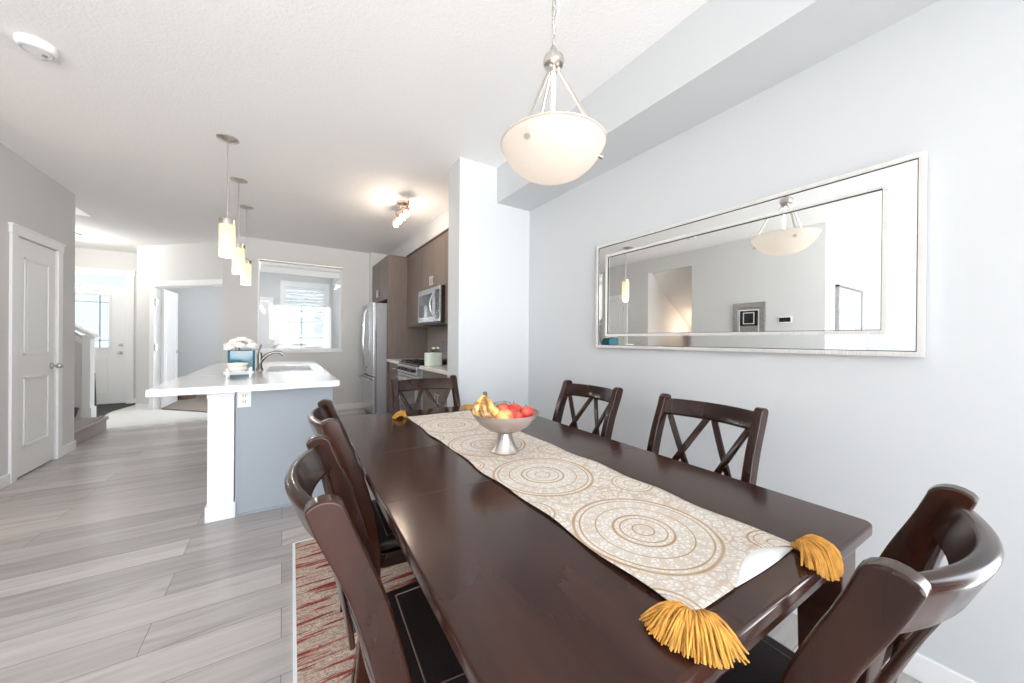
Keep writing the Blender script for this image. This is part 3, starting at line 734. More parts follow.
tassel((-RW, RL, 0), 140, 90, .075, spread=60)
tassel((RW, RL, 0), 55, 90, .070, spread=60)

# ------------------------------------------------------------------ fruit bowl
BC = Vector((.758, 1.222, TZ + .007))
fb = thing('fruit_bowl', 'footed glass fruit bowl with silver stem on the runner', 'bowl', BC)
obj('stem', B().lathe([(0, 0), (.055, 0), (.056, .004), (.046, .016), (.036, .04), (.030, .062), (.029, .074), (.0, .075)]), 'nickel', fb, smooth=True)
pf = [(0, .075), (.03, .077), (.07, .090), (.105, .115), (.130, .145), (.139, .160), (.136, .160), (.127, .146), (.102, .118), (.067, .094), (.03, .081), (0, .079)]
obj('glass_bowl', B().lathe(pf, n=48), 'bowlglass', fb, smooth=True)
def apple(c, r, m, label, name='apple', s=(1, 1, .9), stem=True, group='red apples in the fruit bowl'):
    t = thing(name, label, name, c, random.uniform(0, 6), group)
    b = B()
    if name == 'apple':
        pr_ = []
        for k in range(17):
            a = pi * k / 16; rr = r * sin(a) * (1 + .06 * cos(a)); z = -r * .92 * cos(a)
            if k > 13: z -= r * .16 * ((k - 13) / 3) ** 2
            pr_.append((rr, z))
        b.lathe(pr_, n=24)
    else: b.sphere((0, 0, 0), r, s)
    obj('flesh', b, m, t, smooth=True)
    if stem: obj('stalk', B().tube([(0, 0, r * .7), (.002, .001, r * .95), (.006, .002, r * 1.1)], .0016, 6), 'brownspot', t)
    return t
apple(BC + Vector((.070, .040, .150)), .034, 'apple', 'red apple at the right back of the fruit bowl')
apple(BC + Vector((.088, -.026, .151)), .031, 'apple', 'small red apple at the right front of the fruit bowl')
apple(BC + Vector((.026, .062, .156)), .033, 'apple', 'red apple at the back centre of the fruit bowl')
apple(BC + Vector((.040, -.020, .133)), .033, 'apple', 'red apple in the middle of the fruit bowl')
apple(BC + Vector((-.026, -.040, .142)), .040, 'mango', 'yellow and red mango at the front of the fruit bowl', 'mango', (1.15, .95, .9), False, None)
bn = thing('banana_bunch', 'spotted yellow banana bunch leaning out of the fruit bowl at left', 'bananas', BC + Vector((-.052, .02, .11)))
tipc = Vector((-.020, .018, .118))
for k, (dx, dy) in enumerate(((-.055, .012), (-.03, -.025), (.012, -.045))):
    pts, rs = [], []
    end = Vector((dx * .9 + .050, dy * 1.25, -.004)); mid = Vector((dx * 1.3 - .040, dy * 1.15, .050))
    for q in range(13):
        f = q / 12; p = tipc * (1 - f) ** 2 + mid * 2 * f * (1 - f) + end * f * f
        pts.append(p); rs.append(.016 * (sin(pi * (.12 + .84 * f)) ** .55) if q > 2 else (.0055, .0075, .010)[q])
    obj('banana', B().tube(pts, rs, 8), 'banana', bn, smooth=True)
obj('bunch_stalk', B().tube([tipc + Vector((-.001, 0, .012)), tipc + Vector((0, 0, -.004))], [.008, .010], 8), 'brownspot', bn, smooth=True)
lf = thing('leaf_sprig', 'grey green leaf lying behind the bananas in the bowl', 'leaf', BC + Vector((.0, .075, .165)))
b = B(); pr2 = []
for k in range(9):
    f = k / 8; w_ = .017 * sin(pi * f) + .001
    c_ = Vector((-.03 + .10 * f, -.01 * f, .026 * sin(pi * f * .8)))
    pr2.append([b.bm.verts.new(c_ + Vector((0, -w_, -.004))), b.bm.verts.new(c_), b.bm.verts.new(c_ + Vector((0, w_, -.004)))])
for a, c_ in zip(pr2, pr2[1:]):
    for k in range(2): b.bm.faces.new((a[k], a[k + 1], c_[k + 1], c_[k]))
o = obj('blade', b, 'leaf_grey', lf, smooth=True); md = o.modifiers.new('Solid', 'SOLIDIFY'); md.thickness = .0015

# ------------------------------------------------------------------ bowl chandelier
CH = Vector((.869, 1.07, 0)); RZ = 1.965
ch = thing('bowl_chandelier', 'alabaster glass bowl chandelier on a nickel chain above the table', 'ceiling light', (CH.x, CH.y, H))
def zz(z): return z - H
pf = [(.0, -.128), (.03, -.127), (.08, -.116), (.125, -.094), (.160, -.064), (.185, -.030), (.197, -.002), (.199, .002), (.194, .002), (.182, -.028), (.157, -.061), (.122, -.090), (.078, -.111), (.03, -.122), (0, -.123)]
obj('glass_bowl', B().lathe([(r, z + zz(RZ)) for r, z in pf[:8]], n=64), 'bowl_lamp', ch, smooth=True)
obj('rim_band', B().lathe([(.196, zz(RZ) - .002), (.2015, zz(RZ)), (.2015, zz(RZ) + .005), (.196, zz(RZ) + .006)], n=64), 'bowl_lamp', ch, smooth=True)
HZ = 2.29
obj('hub', B().lathe([(0, zz(HZ) - .045), (.013, zz(HZ) - .045), (.013, zz(HZ) - .022), (.036, zz(HZ) - .016), (.040, zz(HZ)), (.036, zz(HZ) + .016), (.015, zz(HZ) + .022), (.013, zz(HZ) + .05), (.006, zz(HZ) + .062), (0, zz(HZ) + .062)]), 'nickel', ch, smooth=True)
for k in range(3):
    a = R(82 + 120 * k); e1 = Vector((.020 * cos(a), .020 * sin(a), zz(HZ) - .03)); e2 = Vector((.182 * cos(a), .182 * sin(a), zz(RZ) + .002))
    obj('arm', B().tube([e1, e2], .0065, 10).sphere(e1, .010, seg=10), 'nickel', ch, smooth=True)
    e3 = Vector((.179 * cos(a), .179 * sin(a), zz(RZ) - .045)); o3 = Vector((.012 * cos(a), .012 * sin(a), -.006))
    obj('mounting_stud', B().tube([e3 - o3, e3 + o3], .008, 12).tube([e3 - o3, e2], .003, 8), 'nickel', ch, smooth=True)
# links of chain
z = HZ + .062; k = 0
ob = None
while z < H - .05:
    b = B(); pts = []
    for q in range(17):
        a = 2 * pi * q / 16; x_, z_ = .008 * cos(a), .014 * sin(a) + (.008 if sin(a) > 0 else -.008)
        pts.append((x_ if k % 2 else 0, 0 if k % 2 else x_, zz(z) + .018 + z_))
    b.tube(pts, .0022, 6, cap=False); obj('chain_link', b, 'nickel', ch, smooth=True); z += .036; k += 1
pts = [(.004 * sin(i * .9) + (.022 * sin(pi * (i - 5) / 6) if 5 <= i <= 11 else 0), .004 * cos(i), zz(HZ) + .05 + i * .0205) for i in range(20)]
obj('power_cord', B().tube(pts, .0018, 6), 'white', ch, smooth=True)
obj('canopy', B().lathe([(0, 0), (.065, 0), (.062, -.012), (.035, -.026), (.01, -.034), (0, -.034)]), 'nickel', ch, smooth=True)
obj('bulb', B().sphere((0, 0, zz(RZ) + .01), .028, (1, 1, 1.2)).tube([(0, 0, zz(RZ) + .04), (0, 0, zz(HZ) - .04)], .006, 8), 'bulb', ch, smooth=True)
def point(p, e, col=(1, .86, .7), r=.03):
    l = bpy.data.lights.new('lamp_light', 'POINT'); l.energy = e; l.color = col; l.shadow_soft_size = r
    o = bpy.data.objects.new('lamp_light', l); COL.objects.link(o); o.location = p; return o

# ------------------------------------------------------------------ mini pendants
def pendant():
    t = thing('pendant_lamp', '', 'pendant lamp')
    obj('canopy', B().lathe([(0, 0), (.070, 0), (.070, -.008), (.030, -.020), (.010, -.030), (0, -.030)]), 'nickel', t, smooth=True)
    obj('rod', B().tube([(0, 0, -.02), (0, 0, -.62)], .0045, 10), 'nickel', t, smooth=True)
    obj('socket_cap', B().lathe([(0, -.600), (.018, -.602), (.020, -.615), (.046, -.620), (.052, -.624), (.053, -.660), (.046, -.662), (0, -.662)]), 'nickel', t, smooth=True)
    obj('glass_shade', B().lathe([(.049, -.655), (.051, -.66), (.051, -.895), (.049, -.905), (.045, -.905), (.046, -.66)]), 'opal', t, smooth=True)
    obj('bulb', B().sphere((0, 0, -.77), .022, (1, 1, 1.8)), 'bulb', t, smooth=True)
    return t
p0 = pendant()
for i, (x, y, lab) in enumerate(((-.365, 3.47, 'nearest pendant lamp of the three above the island'), (-.368, 4.32, 'middle pendant lamp of the three above the island'), (-.370, 5.16, 'farthest pendant lamp of the island row, nearest the window'))):
    c = p0 if i == 0 else copy_tree(p0); c.location = (x, y, H); c['label'] = lab; c['group'] = 'white glass pendants above the island'

# track light
tl = thing('track_light', 'bronze ceiling spotlight bar with lit glass heads in the kitchen', 'ceiling light', (1.10, 3.98, H))
obj('canopy', B().lathe([(0, 0), (.06, 0), (.058, -.02), (.02, -.03), (0, -.03)]), 'brass', tl, smooth=True)
obj('bar', B().tube([(0, 0, -.03), (0, 0, -.07)], .01).tube([(.03 * sin(k * .8), -.24 + k * .06, -.07) for k in range(9)], .009, 10), 'brass', tl, smooth=True)
for k, y in enumerate((-.21, -.07, .08, .21)):
    bb = B().tube([(0, y, -.08), (-.01, y, -.12)], .006, 8).lathe([(0, -.115), (.018, -.118), (.030, -.14), (.033, -.165), (.028, -.165), (.0, -.150)], (-.01, y, 0), 20)
    hd = obj('spot_head', bb, 'brass', tl, smooth=True)
    obj('spot_glass', B().lathe([(.026, -.155), (.034, -.175), (.034, -.205), (.022, -.222), (0, -.226)], (-.01, y, 0), 20), 'spot_glass', hd, smooth=True)

# ------------------------------------------------------------------ island
isl = thing('kitchen_island', 'blue grey kitchen island with white corner post and quartz top', 'island', (0, 0, 0))
IX0, IX1, IY0, IY1 = -.42, .325, 3.03, 5.35
obj('back_panel', B().bx(-.27, IX1, IY0 + .02, IY0 + .04, 0, .879), 'panel', isl)
obj('cabinet_body', B().bx(-.27, IX1, IY0 + .041, IY1, .1, .70).bx(-.27, -.14, IY0 + .041, IY1, .70, .879).bx(.27, IX1, IY0 + .041, IY1, .70, .879).bx(-.14, .27, IY0 + .041, 3.70, .70, .879).bx(-.14, .27, 4.55, IY1, .70, .879).bx(-.27, IX1 - .05, IY0 + .041, IY1, 0, .1), 'panel', isl)
obj('base_strip', B().bx(-.262, IX1, IY0 + .008, IY0 + .0199, 0, .012), 'panel', isl)
post = obj('corner_post', B().bx(-.415, -.275, IY0 + .005, IY0 + .145, 0, .879).bx(-.425, -.265, IY0 - .005, IY0 + .155, 0, .105).bx(-.425, -.265, IY0 - .005, IY0 + .155, .845, .879).bx(-.419, -.271, IY0 + .001, IY0 + .149, .815, .845), 'white', isl, .004)
# quartz counter with sink cut-out
CX0, CX1, CY0, CY1 = -.645, .338, 2.78, 5.45; sx0, sx1, sy0, sy1 = -.12, .24, 3.75, 4.50
obj('countertop', B().bx(CX0, CX1, CY0, sy0, .88, .92).bx(CX0, CX1, sy1, CY1, .88, .92).bx(CX0, sx0, sy0, sy1, .88, .92).bx(sx1, CX1, sy0, sy1, .88, .92), 'quartz', isl)
sk = thing('kitchen_sink', 'stainless steel undermount sink set in the island counter', 'sink', ((sx0 + sx1) / 2, (sy0 + sy1) / 2, .88))
qx, qy = (sx1 - sx0) / 2, (sy1 - sy0) / 2
obj('basin', B().bx(-qx, -qx + .006, -qy, qy, -.17, -.001).bx(qx - .006, qx, -qy, qy, -.17, -.001).bx(-qx, qx, -qy, -qy + .006, -.17, -.001).bx(-qx, qx, qy - .006, qy, -.17, -.001).bx(-qx, qx, -qy, qy, -.176, -.17), 'steel', sk)
obj('drain', B().lathe([(.04, -.168), (.03, -.166), (0, -.169)], n=20), 'chrome', sk, smooth=True)
fc = thing('kitchen_faucet', 'curved chrome faucet standing at the island sink', 'faucet', (-.185, 4.08, .92))
obj('body', B().lathe([(0, 0), (.030, 0), (.030, .01), (.022, .02), (.019, .10), (.021, .13), (.016, .16), (0, .165)]), 'steel_dark', fc, smooth=True)
pts = [(0, 0, .06), (.03, 0, .11), (.07, .0, .145), (.12, 0, .165), (.165, 0, .16), (.19, 0, .135)]
obj('spout', B().tube(pts, [.018, .016, .014, .014, .015, .018], 14), 'steel_dark', fc, smooth=True)
obj('lever', B().tube([(0, 0, .15), (-.005, -.005, .18), (.015, -.02, .235)], [.012, .009, .006], 10), 'chrome', fc, smooth=True)
ot = thing('power_outlet', 'white power outlet on the grey island panel beside the post', 'outlet', (-.222, IY0 + .02, .80))
obj('plate', B().bx(-.038, .038, -.006, -.0002, -.060, .060), 'white', ot, .002)
for z in (-.02, .02): obj('socket', B().bx(-.016, .016, -.008, -.006, z - .014, z + .014), 'cream', ot)
for z in (-.02, .02): obj('slots', B().bx(-.008, -.005, -.009, -.0079, z - .006, z + .006).bx(.005, .008, -.009, -.0079, z - .006, z + .006), 'black', ot)

vs = thing('teal_vase', 'square teal glass vase full of cream roses on the island', 'vase', (-.295, 3.70, .92), R(8))
obj('glass', B().bx(-.088, .088, -.088, .088, 0, .012).bx(-.088, -.078, -.088, .088, .012, .195).bx(.078, .088, -.088, .088, .012, .195).bx(-.078, .078, -.088, -.078, .012, .195).bx(-.078, .078, .078, .088, .012, .195), 'teal', vs, .006)
rosepos = [(-.075, -.045, .225), (0, -.07, .245), (.075, -.045, .230), (-.085, .035, .240), (.005, .0, .295), (.080, .035, .245), (-.02, .075, .255), (.045, .06, .275), (-.045, .03, .275)]
rlab = ['left front', 'front centre', 'right front', 'far left', 'topmost', 'far right', 'back', 'upper right', 'upper left']
def rose(): 
    t = thing('cream_rose', '', 'flower')
    b = B()
    for ring, (n, r, h, tilt) in enumerate(((5, .012, .030, .1), (6, .024, .034, .35), (7, .036, .034, .7), (8, .046, .030, 1.1))):
        for k in range(n):
            a = 2 * pi * k / n + ring * .5
            mtx = Matrix.Rotation(a, 3, 'Z') @ Matrix.Rotation(tilt, 3, 'Y')
            b.sphere(mtx @ Vector((r * .25, 0, h * .5)) + Vector((cos(a), sin(a), 0)) * r * .5, h * .62, (.30, .95, .95), 10, mtx)
    obj('petals', b, 'rose', t, smooth=True)
    obj('stem', B().tube([(0, 0, 0), (0, 0, -.07)], .003, 6), 'leaf', t)
    return t
r0 = rose()
for i, p in enumerate(rosepos):
    c = r0 if i == 0 else copy_tree(r0); c.location = vs.location + Vector((p[0] * .88, p[1] * .9, p[2] * .95 - .004)); c.rotation_euler = (p[1] * -3, p[0] * 3, i); c.scale = (.86,) * 3
    c['label'] = 'cream rose in the teal vase, ' + rlab[i] + ' of the bunch'; c['group'] = 'roses in the teal vase'
st = thing('candle_stand', 'white two bar tray stand in front of the teal vase', 'stand', (-.275, 3.34, .92))
obj('frame', B().bx(-.088, .088, -.055, -.045, .042, .054).bx(-.088, .088, .045, .055, .042, .054).bx(-.088, .088, -.055, -.045, .07, .08).bx(-.088, .088, -.055, .055, .060, .066), 'white', st, .002)
for sx in (-1, 1):
    for sy in (-1, 1): obj('leg', B().bx(sx * .068 - .006, sx * .068 + .006, sy * .05 - .006, sy * .05 + .006, 0, .115), 'white', st, .002)
st.scale = (1, 1, .62)
cd = thing('candle_jar', 'cream candle in a lidded bowl on the white stand', 'candle', (-.285, 3.34, .9705))
obj('jar', B().lathe([(0, 0), (.045, 0), (.058, .012), (.060, .035), (.052, .04), (0, .04)]), 'cream', cd, smooth=True)
obj('lid', B().lathe([(0, .041), (.064, .041), (.066, .05), (.060, .058), (.0, .064)]), 'cream', cd, smooth=True)

# ------------------------------------------------------------------ kitchen run along the right wall
def pull(parent, p, vert=True, L_=.12, m='nickel'):
    x, y, z = p
    if vert: b = B().tube([(x - .028, y, z - L_ / 2), (x - .028, y, z + L_ / 2)], .006, 8).tube([(x, y, z - L_ * .35), (x - .028, y, z - L_ * .35)], .004, 6).tube([(x, y, z + L_ * .35), (x - .028, y, z + L_ * .35)], .004, 6)
    else: b = B().tube([(x - .028, y - L_ / 2, z), (x - .028, y + L_ / 2, z)], .006, 8).tube([(x, y - L_ * .35, z), (x - .028, y - L_ * .35, z)], .004, 6).tube([(x, y + L_ * .35, z), (x - .028, y + L_ * .35, z)], .004, 6)
    return b
def cabinet(name, label, y0, y1, z0, z1, xf, ndoor, handle='low', drawer=False, toe=False, hside=None):
    t = thing(name, label, 'cabinet', (XR, (y0 + y1) / 2, z0))
    X = xf - XR; hy = (y1 - y0) / 2; hz = z1 - z0
    zb = .1 if toe else 0
    b = B().bx(X + .02, -.014, -hy + .001, hy - .001, zb, hz)
    if toe: b.bx(X + .08, -.014, -hy + .001, hy - .001, 0, zb)
    obj('body', b, 'cab', t)
    dz1 = hz - (.16 if drawer else 0)
    if drawer:
        dr = obj('drawer', B().bx(X, X + .019, -hy + .003, hy - .003, hz - .155, hz - .003), 'cab', t, .002)
        obj('handle', pull(None, (X, 0, hz - .08), False), 'nickel', dr, smooth=True)
    w_ = 2 * hy / ndoor
    for k in range(ndoor):
        ya = -hy + k * w_ + .002; yb = ya + w_ - .004
        dd = obj('door', B().bx(X, X + .019, ya, yb, zb + .003, dz1 - .003), 'cab', t, .002)
        if ndoor == 2: hyy = yb - .035 if k == 0 else ya + .035
        else: hyy = ya + .04 if hside == 'near' else yb - .04
        hz_ = zb + .10 if handle == 'low' else dz1 - .11
        obj('handle', pull(None, (X, hyy, hz_)), 'nickel', dd, smooth=True)
    return t
RY0, RY1 = 3.95, 4.75
cabinet('upper_cabinet', 'grey brown upper cabinet beside the stub wall, right of the microwave', 2.965, RY0, 1.40, 2.485, 1.60, 2)
cabinet('upper_cabinet', 'short grey brown cabinet directly above the microwave', RY0 + .002, RY1 - .002, 1.865, 2.485, 1.60, 2)
cabinet('upper_cabinet', 'grey brown upper cabinet between the microwave and fridge panel', RY1, 5.478, 1.40, 2.485, 1.60, 1, hside='near')
cabinet('base_cabinet', 'grey brown base cabinet right of the range under the pale counter', 2.965, RY0 - .002, 0, .879, 1.34, 2, 'high', True, True)
cabinet('base_cabinet', 'grey brown base cabinet left of the range beside the fridge', RY1 + .002, 5.478, 0, .879, 1.34, 1, 'high', True, True, 'near')
struct('trim_2', B().bx(1.58, XR, 2.965, 5.478, 2.485, 2.50), 'cab')
tag(obj('countertop', B().bx(1.30, XR - .013, 2.962, RY0 - .002, .88, .92), 'counter', None, .003), 'pale countertop right of the range, reaching the stub wall', 'countertop')
tag(obj('countertop', B().bx(1.30, XR - .013, RY1 + .002, 5.478, .88, .92), 'counter', None, .003), 'pale countertop left of the range beside the fridge panel', 'countertop')
# fridge surround
fs = thing('fridge_cabinet', 'tall grey brown fridge surround with overhead cupboard', 'cabinet', (XR, 5.5, 0))
obj('side_panel', B().bx(1.31 - XR, -.002, -.018, .002, 0, 2.485), 'cab', fs, .002)
obj('cupboard', B().bx(1.33 - XR, -.002, .003, 1.08, 1.82, 2.485), 'cab', fs)
for k in range(2):
    dd = obj('door', B().bx(1.31 - XR, 1.329 - XR, .006 + k * .535, .006 + k * .535 + .53, 1.823, 2.482), 'cab', fs, .002)
    obj('handle', pull(None, (1.31 - XR, .50 if k == 0 else .58, 1.95)), 'nickel', dd, smooth=True)
# refrigerator
rf = thing('refrigerator', 'stainless steel french door refrigerator with lower freezer drawer', 'refrigerator', (1.94, 5.99, 0))
fx = 1.175 - 1.94; q = .44
obj('body', B().bx(fx + .0, -.02, -q, q, .02, 1.76), 'steel_side', rf, .004)
def bowed(ya, yb, z0, z1, bulge=.035, d0=.05):
    b = B(); poly = []
    for k in range(11):
        f = k / 10; poly.append((fx - d0 - bulge * sin(pi * f) ** .8 * 0 - bulge * (1 - (2 * f - 1) ** 2), ya + (yb - ya) * f))
    poly += [(fx - .002, yb), (fx - .002, ya)]
    b.prism(poly, 2, z0, z1); return b
for k in range(2):
    dd = obj('door', bowed(-q + k * q + .002, k * q - .002, .66, 1.76, .018), 'steel', rf, .006)
    y = -.035 if k == 0 else .035
    pts = [(fx - .06, y, .74), (fx - .10, y, .80), (fx - .115, y, 1.2), (fx - .10, y, 1.62), (fx - .06, y, 1.68)]
    obj('handle', B().tube(pts, .013, 10), 'chrome', dd, smooth=True)
dd = obj('freezer_drawer', bowed(-q + .002, q - .002, .10, .645, .03), 'steel', rf, .006)
obj('handle', B().tube([(fx - .07, -.36, .60), (fx - .115, -.30, .60), (fx - .125, 0, .60), (fx - .115, .30, .60), (fx - .07, .36, .60)], .013, 10), 'chrome', dd, smooth=True)
obj('kick_plate', B().bx(fx, -.05, -q + .01, q - .01, 0, .095), 'black', rf)
# microwave
mw = thing('microwave', 'stainless over the range microwave with curved chrome handle', 'microwave', (XR, (RY0 + RY1) / 2, 1.415))
hy = (RY1 - RY0) / 2 - .004
obj('body', B().bx(-.385, -.014, -hy, hy, 0, .445), 'black', mw, .003)
obj('door', B().bx(-.405, -.386, -hy, hy, .02, .445), 'steel', mw, .004)
obj('window', B().bx(-.409, -.4055, -.13, hy - .05, .085, .375), 'blackglass', mw)
pts = [(-.407, -.20, .07 + .31 * k / 10) for k in range(11)]
pts = [(-.407 - .05 * sin(pi * k / 10), -.205, .07 + .31 * k / 10) for k in range(11)]
obj('handle', B().tube(pts, .010, 10), 'chrome', mw, smooth=True)
obj('control_panel', B().bx(-.409, -.4055, -hy + .02, -.255, .05, .40), 'blackglass', mw)
obj('vent_grille', B().bx(-.40, -.386, -hy + .005, hy - .005, .0, .018), 'black', mw)
# range
rn_ = thing('kitchen_range', 'stainless steel freestanding range with black gas cooktop', 'stove', (XR, (RY0 + RY1) / 2, 0))
hy = (RY1 - RY0) / 2 - .003
obj('body', B().bx(-.62, -.02, -hy, hy, .02, .905), 'steel_side', rn_, .003)
obj('cooktop', B().bx(-.66, -.02, -hy, hy, .905, .925), 'blackglass', rn_, .004)
b = B()
for y in (-.25, 0, .25):
    for x in (-.52, -.22):
        b.bx(x - .12, x + .12, y - .004, y + .004, .94, .95).bx(x - .004, x + .004, y - .1, y + .1, .94, .95)
        for a, c_ in ((-.11, -.1), (.11, -.1), (-.11, .1), (.11, .1)): b.bx(x + a - .005, x + a + .005, y + c_ - .005, y + c_ + .005, .925, .95)
        b.bx(x - .11, x + .11, y - .104, y - .096, .94, .95).bx(x - .11, x + .11, y + .096, y + .104, .94, .95)
obj('grates', b, 'black', rn_)
obj('control_panel', B().bx(-.675, -.62, -hy, hy, .80, .903), 'steel', rn_, .004)
for k in range(5): obj('knob', B().tube([(-.675, -.28 + k * .14, .85), (-.705, -.28 + k * .14, .85)], .020, 16), 'black', rn_, smooth=True)
obj('oven_door', B().bx(-.665, -.621, -hy, hy, .20, .79), 'steel', rn_, .004)
obj('oven_window', B().bx(-.668, -.666, -.28, .28, .32, .66), 'blackglass', rn_)
obj('oven_handle', B().tube([(-.67, -.33, .74), (-.715, -.30, .74), (-.715, .30, .74), (-.67, .33, .74)], .012, 10), 'chrome', rn_, smooth=True)
obj('lower_drawer', B().bx(-.665, -.621, -hy, hy, .03, .19), 'steel', rn_, .004)
bk = obj('back_console', B().bx(-.07, -.014, -hy, hy, .926, 1.20), 'steel', rn_, .005)
obj('display', B().bx(-.073, -.0705, -.35, -.05, 1.08, 1.16), 'screen', bk)
# canister planter on counter
cn = thing('green_planter', 'pale green oval ceramic planter with leaves on the kitchen counter', 'planter', (1.42, 3.83, .92), R(10))
b = B(); q = []
for k in range(24):
    a = 2 * pi * k / 24; q.append((.098 * math.copysign(abs(cos(a)) ** .6, cos(a)), .06 * math.copysign(abs(sin(a)) ** .6, sin(a))))
b.prism(q, 2, 0, .150); obj('pot', b, 'celadon', cn, .012, seg=3)
b = B()
for k in range(26):
    a = random.uniform(0, 6.28); e = random.uniform(.2, 1.3); r = random.uniform(.02, .06)
    mtx = Matrix.Rotation(a, 3, 'Z') @ Matrix.Rotation(e - .8, 3, 'Y')
    b.sphere(Vector((r * cos(a) + .02, r * sin(a) * .7, .16 + .03 * random.random())), .022, (1, .45, .12), 8, mtx)
obj('foliage', b, 'leaf', cn, smooth=True)
b = B()
for k in range(5): b.sphere((.02 + random.uniform(-.03, .03), random.uniform(-.03, .03), .185 + random.uniform(0, .02)), .018, (1, 1, .8), 8)
obj('blossoms', b, 'cream', cn, smooth=True)

# ------------------------------------------------------------------ stairs and entry
sr = thing('carpeted_stairs', 'grey carpeted stair steps beside the hallway wall', 'stairs', (-1.93, 6.30, 0))
for k in range(3):
    x1_ = 0 if k == 0 else -.64 - k * .26; b = B().bx(x1_ - .90 if k < 1 else (x1_ - .28 if k < 2 else -1.36), x1_, -.53, .46, max(0, k * .18 - .0), (k + 1) * .18)
    b.bx(x1_ - .04, x1_ + .02, -.53, .46, (k + 1) * .18 - .045, (k + 1) * .18)
    obj('step', b, 'carpet', sr, .012)
hwl = thing('stair_half_wall', 'grey half wall with sloping white cap beside the stairs', 'railing', (-2.165, 6.86, 0))
b = B(); b.prism([(-1.1, .0), (.0, .0), (.0, 1.20), (-1.1, 2.04)], 1, -.055, .055); obj('panel', b, 'wall_warm', hwl)
b = B().bx(.0, .075, -.065, .065, 0, 1.235).bx(-.005, .09, -.075, .075, 0, .30)
obj('end_post', b, 'white', hwl, .004)
b = B(); b.prism([(-1.1, 2.05), (.10, 1.195), (.125, 1.205), (.10, 1.245), (-1.1, 2.10)], 1, -.085, .085)
b.prism([(-1.1, 1.96), (.0, 1.12), (.0, 1.20), (-1.1, 2.04)], 1, -.068, .068)
obj('cap', b, 'white', hwl, .003)
bk = thing('stair_basket', 'dark basket sitting on the carpeted stair', 'basket', (-2.22, 6.60, .18))
obj('bowl', B().lathe([(0, 0), (.05, 0), (.075, .06), (.092, .14), (.098, .145), (.092, .15), (.082, .14), (.066, .06), (.045, .012), (0, .012)], n=24), 'darkbasket', bk, smooth=True)
um = thing('umbrella', 'closed black umbrella standing behind the stair half wall', 'umbrella', (-2.145, 7.10, .018))
obj('canopy', B().tube([(0, 0, .08), (0, 0, .30), (0, 0, .62)], [.008, .020, .010], 10), 'black', um, smooth=True)
obj('handle', B().tube([(0, 0, .0), (0, 0, .1)], .005, 8).tube([(0, 0, .62), (0, 0, .70), (-.02, 0, .73), (-.045, 0, .71)], .008, 8), 'black', um, smooth=True)
tag(obj('door_mat', B().prism([(-3.15, 7.1), (-2.32, 7.1), (-2.30, 8.3), (-2.16, 9.04), (-3.15, 9.04)], 2, .019, .028), 'darkgrey', None, .003), 'dark grey mat on the entry floor before the front door', 'door mat')
# entry floor under the mat
struct('floor', B().prism([(-3.3, 6.9), (-2.175, 6.9), (-2.175, 7.2), (-2.45, 9.15), (-3.3, 9.15)], 2, 0, .018), 'tile')
wb = thing('wicker_basket', 'brown wicker basket on the back room carpet behind the open door', 'basket', (-1.60, 9.30, .02))
obj('basket_body', B().lathe([(0, 0), (.15, 0), (.17, .12), (.155, .30), (.13, .36), (.12, .36), (.14, .30), (.155, .12), (.13, .015), (0, .015)], n=24), 'wicker', wb, smooth=True)
obj('rim', B().lathe([(.118, .355), (.135, .36), (.132, .375), (.118, .372)], n=24), 'wicker', wb, smooth=True)

# ------------------------------------------------------------------ light
point((CH.x, CH.y, RZ + .0), 2.4, r=.028)
for y in (3.47, 4.32, 5.16): point((-.367, y, H - .92), 4, (1, .92, .82), .03)
for y in (-.2, .0, .2): point((1.09, 3.98 + y, H - .27), 3.5, (1, .80, .62), .03)
point((-2.9, 3.8, 1.45), 9, (1, .75, .58), .04)
point((-2.7, 5.4, 3.6), .3, (1, .85, .7), .08)
fl = thing('flush_light', 'white flush ceiling light in the entry, its glow seen on the hallway ceiling', 'ceiling light', (-2.70, 7.9, H))
obj('base', B().lathe([(0, 0), (.15, 0), (.15, -.02), (0, -.02)]), 'nickel', fl, smooth=True)
obj('diffuser', B().lathe([(.145, -.021), (.14, -.06), (.10, -.085), (0, -.095)]), 'opal', fl, smooth=True)
point((-2.70, 7.9, H - .14), 34, (1, .95, .88), .08)
fl2 = copy_tree(fl); fl2.location = (-.2, 8.2, H); fl2['label'] = 'unseen flush ceiling light added to brighten the back room behind the kitchen window wall'  # added lamp, out of view, lifts the den brightness
point((-.2, 8.2, H - .14), 18, (.95, .98, 1), .08)  # light of the added den lamp
world = bpy.data.worlds.new('World'); bpy.context.scene.world = world; world.use_nodes = True
nt = world.node_tree; bg = nt.nodes['Background']
tc = N(nt, 'ShaderNodeTexCoord'); sp = N(nt, 'ShaderNodeSeparateXYZ'); nt.links.new(tc.outputs['Generated'], sp.inputs[0])
cr = ramp(nt, [(.40, (1.35, 1.33, 1.30)), (.50, (.95, .98, 1.0)), (.75, (.82, .90, 1.0))])
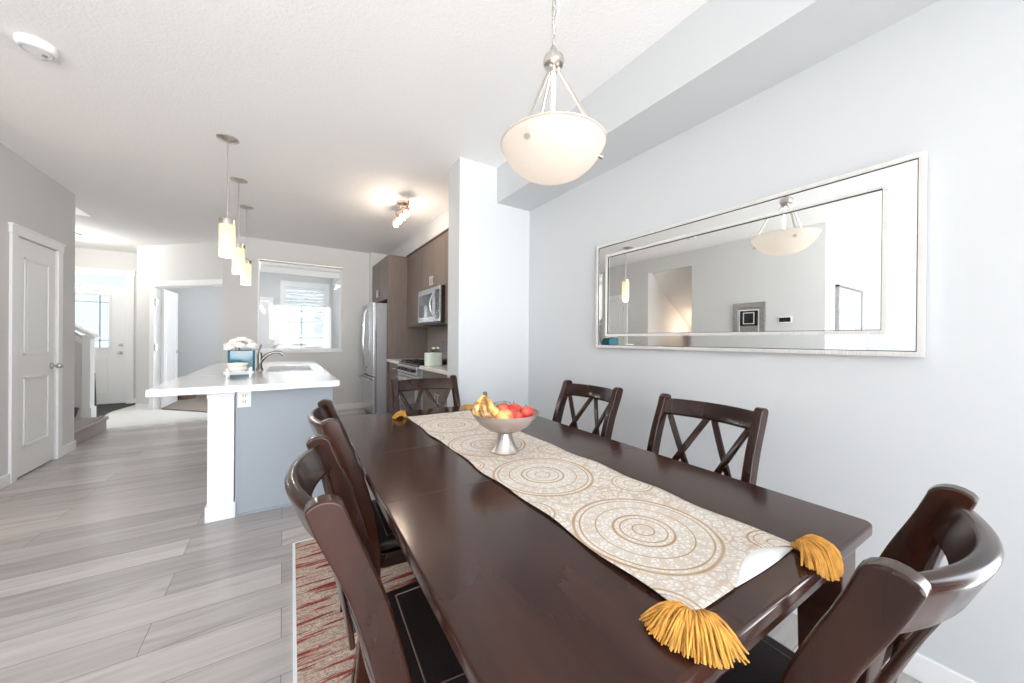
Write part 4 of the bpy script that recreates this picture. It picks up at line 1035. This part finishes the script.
mr = N(nt, 'ShaderNodeMapRange'); mr.inputs[1].default_value = -1; mr.inputs[2].default_value = 1; nt.links.new(sp.outputs[2], mr.inputs[0]); nt.links.new(mr.outputs[0], cr.inputs[0])
nt.links.new(cr.outputs[0], bg.inputs[0]); bg.inputs[1].default_value = 10.0
def portal(loc, rot, sx, sy):
    l = bpy.data.lights.new('window_portal', 'AREA'); l.shape = 'RECTANGLE'; l.size = sx; l.size_y = sy; l.cycles.is_portal = True
    o = bpy.data.objects.new('window_portal', l); COL.objects.link(o); o.location = loc; o.rotation_euler = rot
portal((-.8, -2.80, 1.3), (R(90), 0, 0), 5.0, 2.5)       # faces +Y
portal((2.15, -1.35, 1.2), (R(90), 0, R(90)), 2.0, 2.3)
portal((.44, 9.9, 1.72), (R(-90), 0, 0), .84, 1.45)
portal((1.15, 7.6, 1.45), (R(90), 0, R(90)), 1.2, 1.85)
portal((-2.8, 9.35, 1.6), (R(-90), 0, 0), .9, 1.5)

# ------------------------------------------------------------------ camera
yw, pt, rl = R(32.809), R(-.134), R(.483)
Rv = Vector((cos(yw), -sin(yw), 0)); F0 = Vector((sin(yw), cos(yw), 0)); U0 = Vector((0, 0, 1))
Fv = F0 * cos(pt) + U0 * sin(pt); U = U0 * cos(pt) - F0 * sin(pt)
A = Rv * cos(rl) + U * sin(rl); Bv = U * cos(rl) - Rv * sin(rl)
cam = bpy.data.cameras.new('camera'); cam.sensor_width = 36; cam.lens = 354.924 / 1024 * 36; cam.clip_start = .02; cam.shift_y = -.46 / 1024
co = bpy.data.objects.new('camera', cam); COL.objects.link(co)
co.matrix_world = Matrix(((A.x, Bv.x, -Fv.x, 0), (A.y, Bv.y, -Fv.y, 0), (A.z, Bv.z, -Fv.z, 1.216), (0, 0, 0, 1)))
sc = bpy.context.scene; sc.camera = co
sc.view_settings.view_transform = 'Standard'; sc.view_settings.look = 'None'; sc.view_settings.gamma = 1; sc.view_settings.use_curve_mapping = False
sc.view_settings.exposure = 0.12
sc.cycles.max_bounces = 10; sc.cycles.diffuse_bounces = 6; sc.cycles.transparent_max_bounces = 12
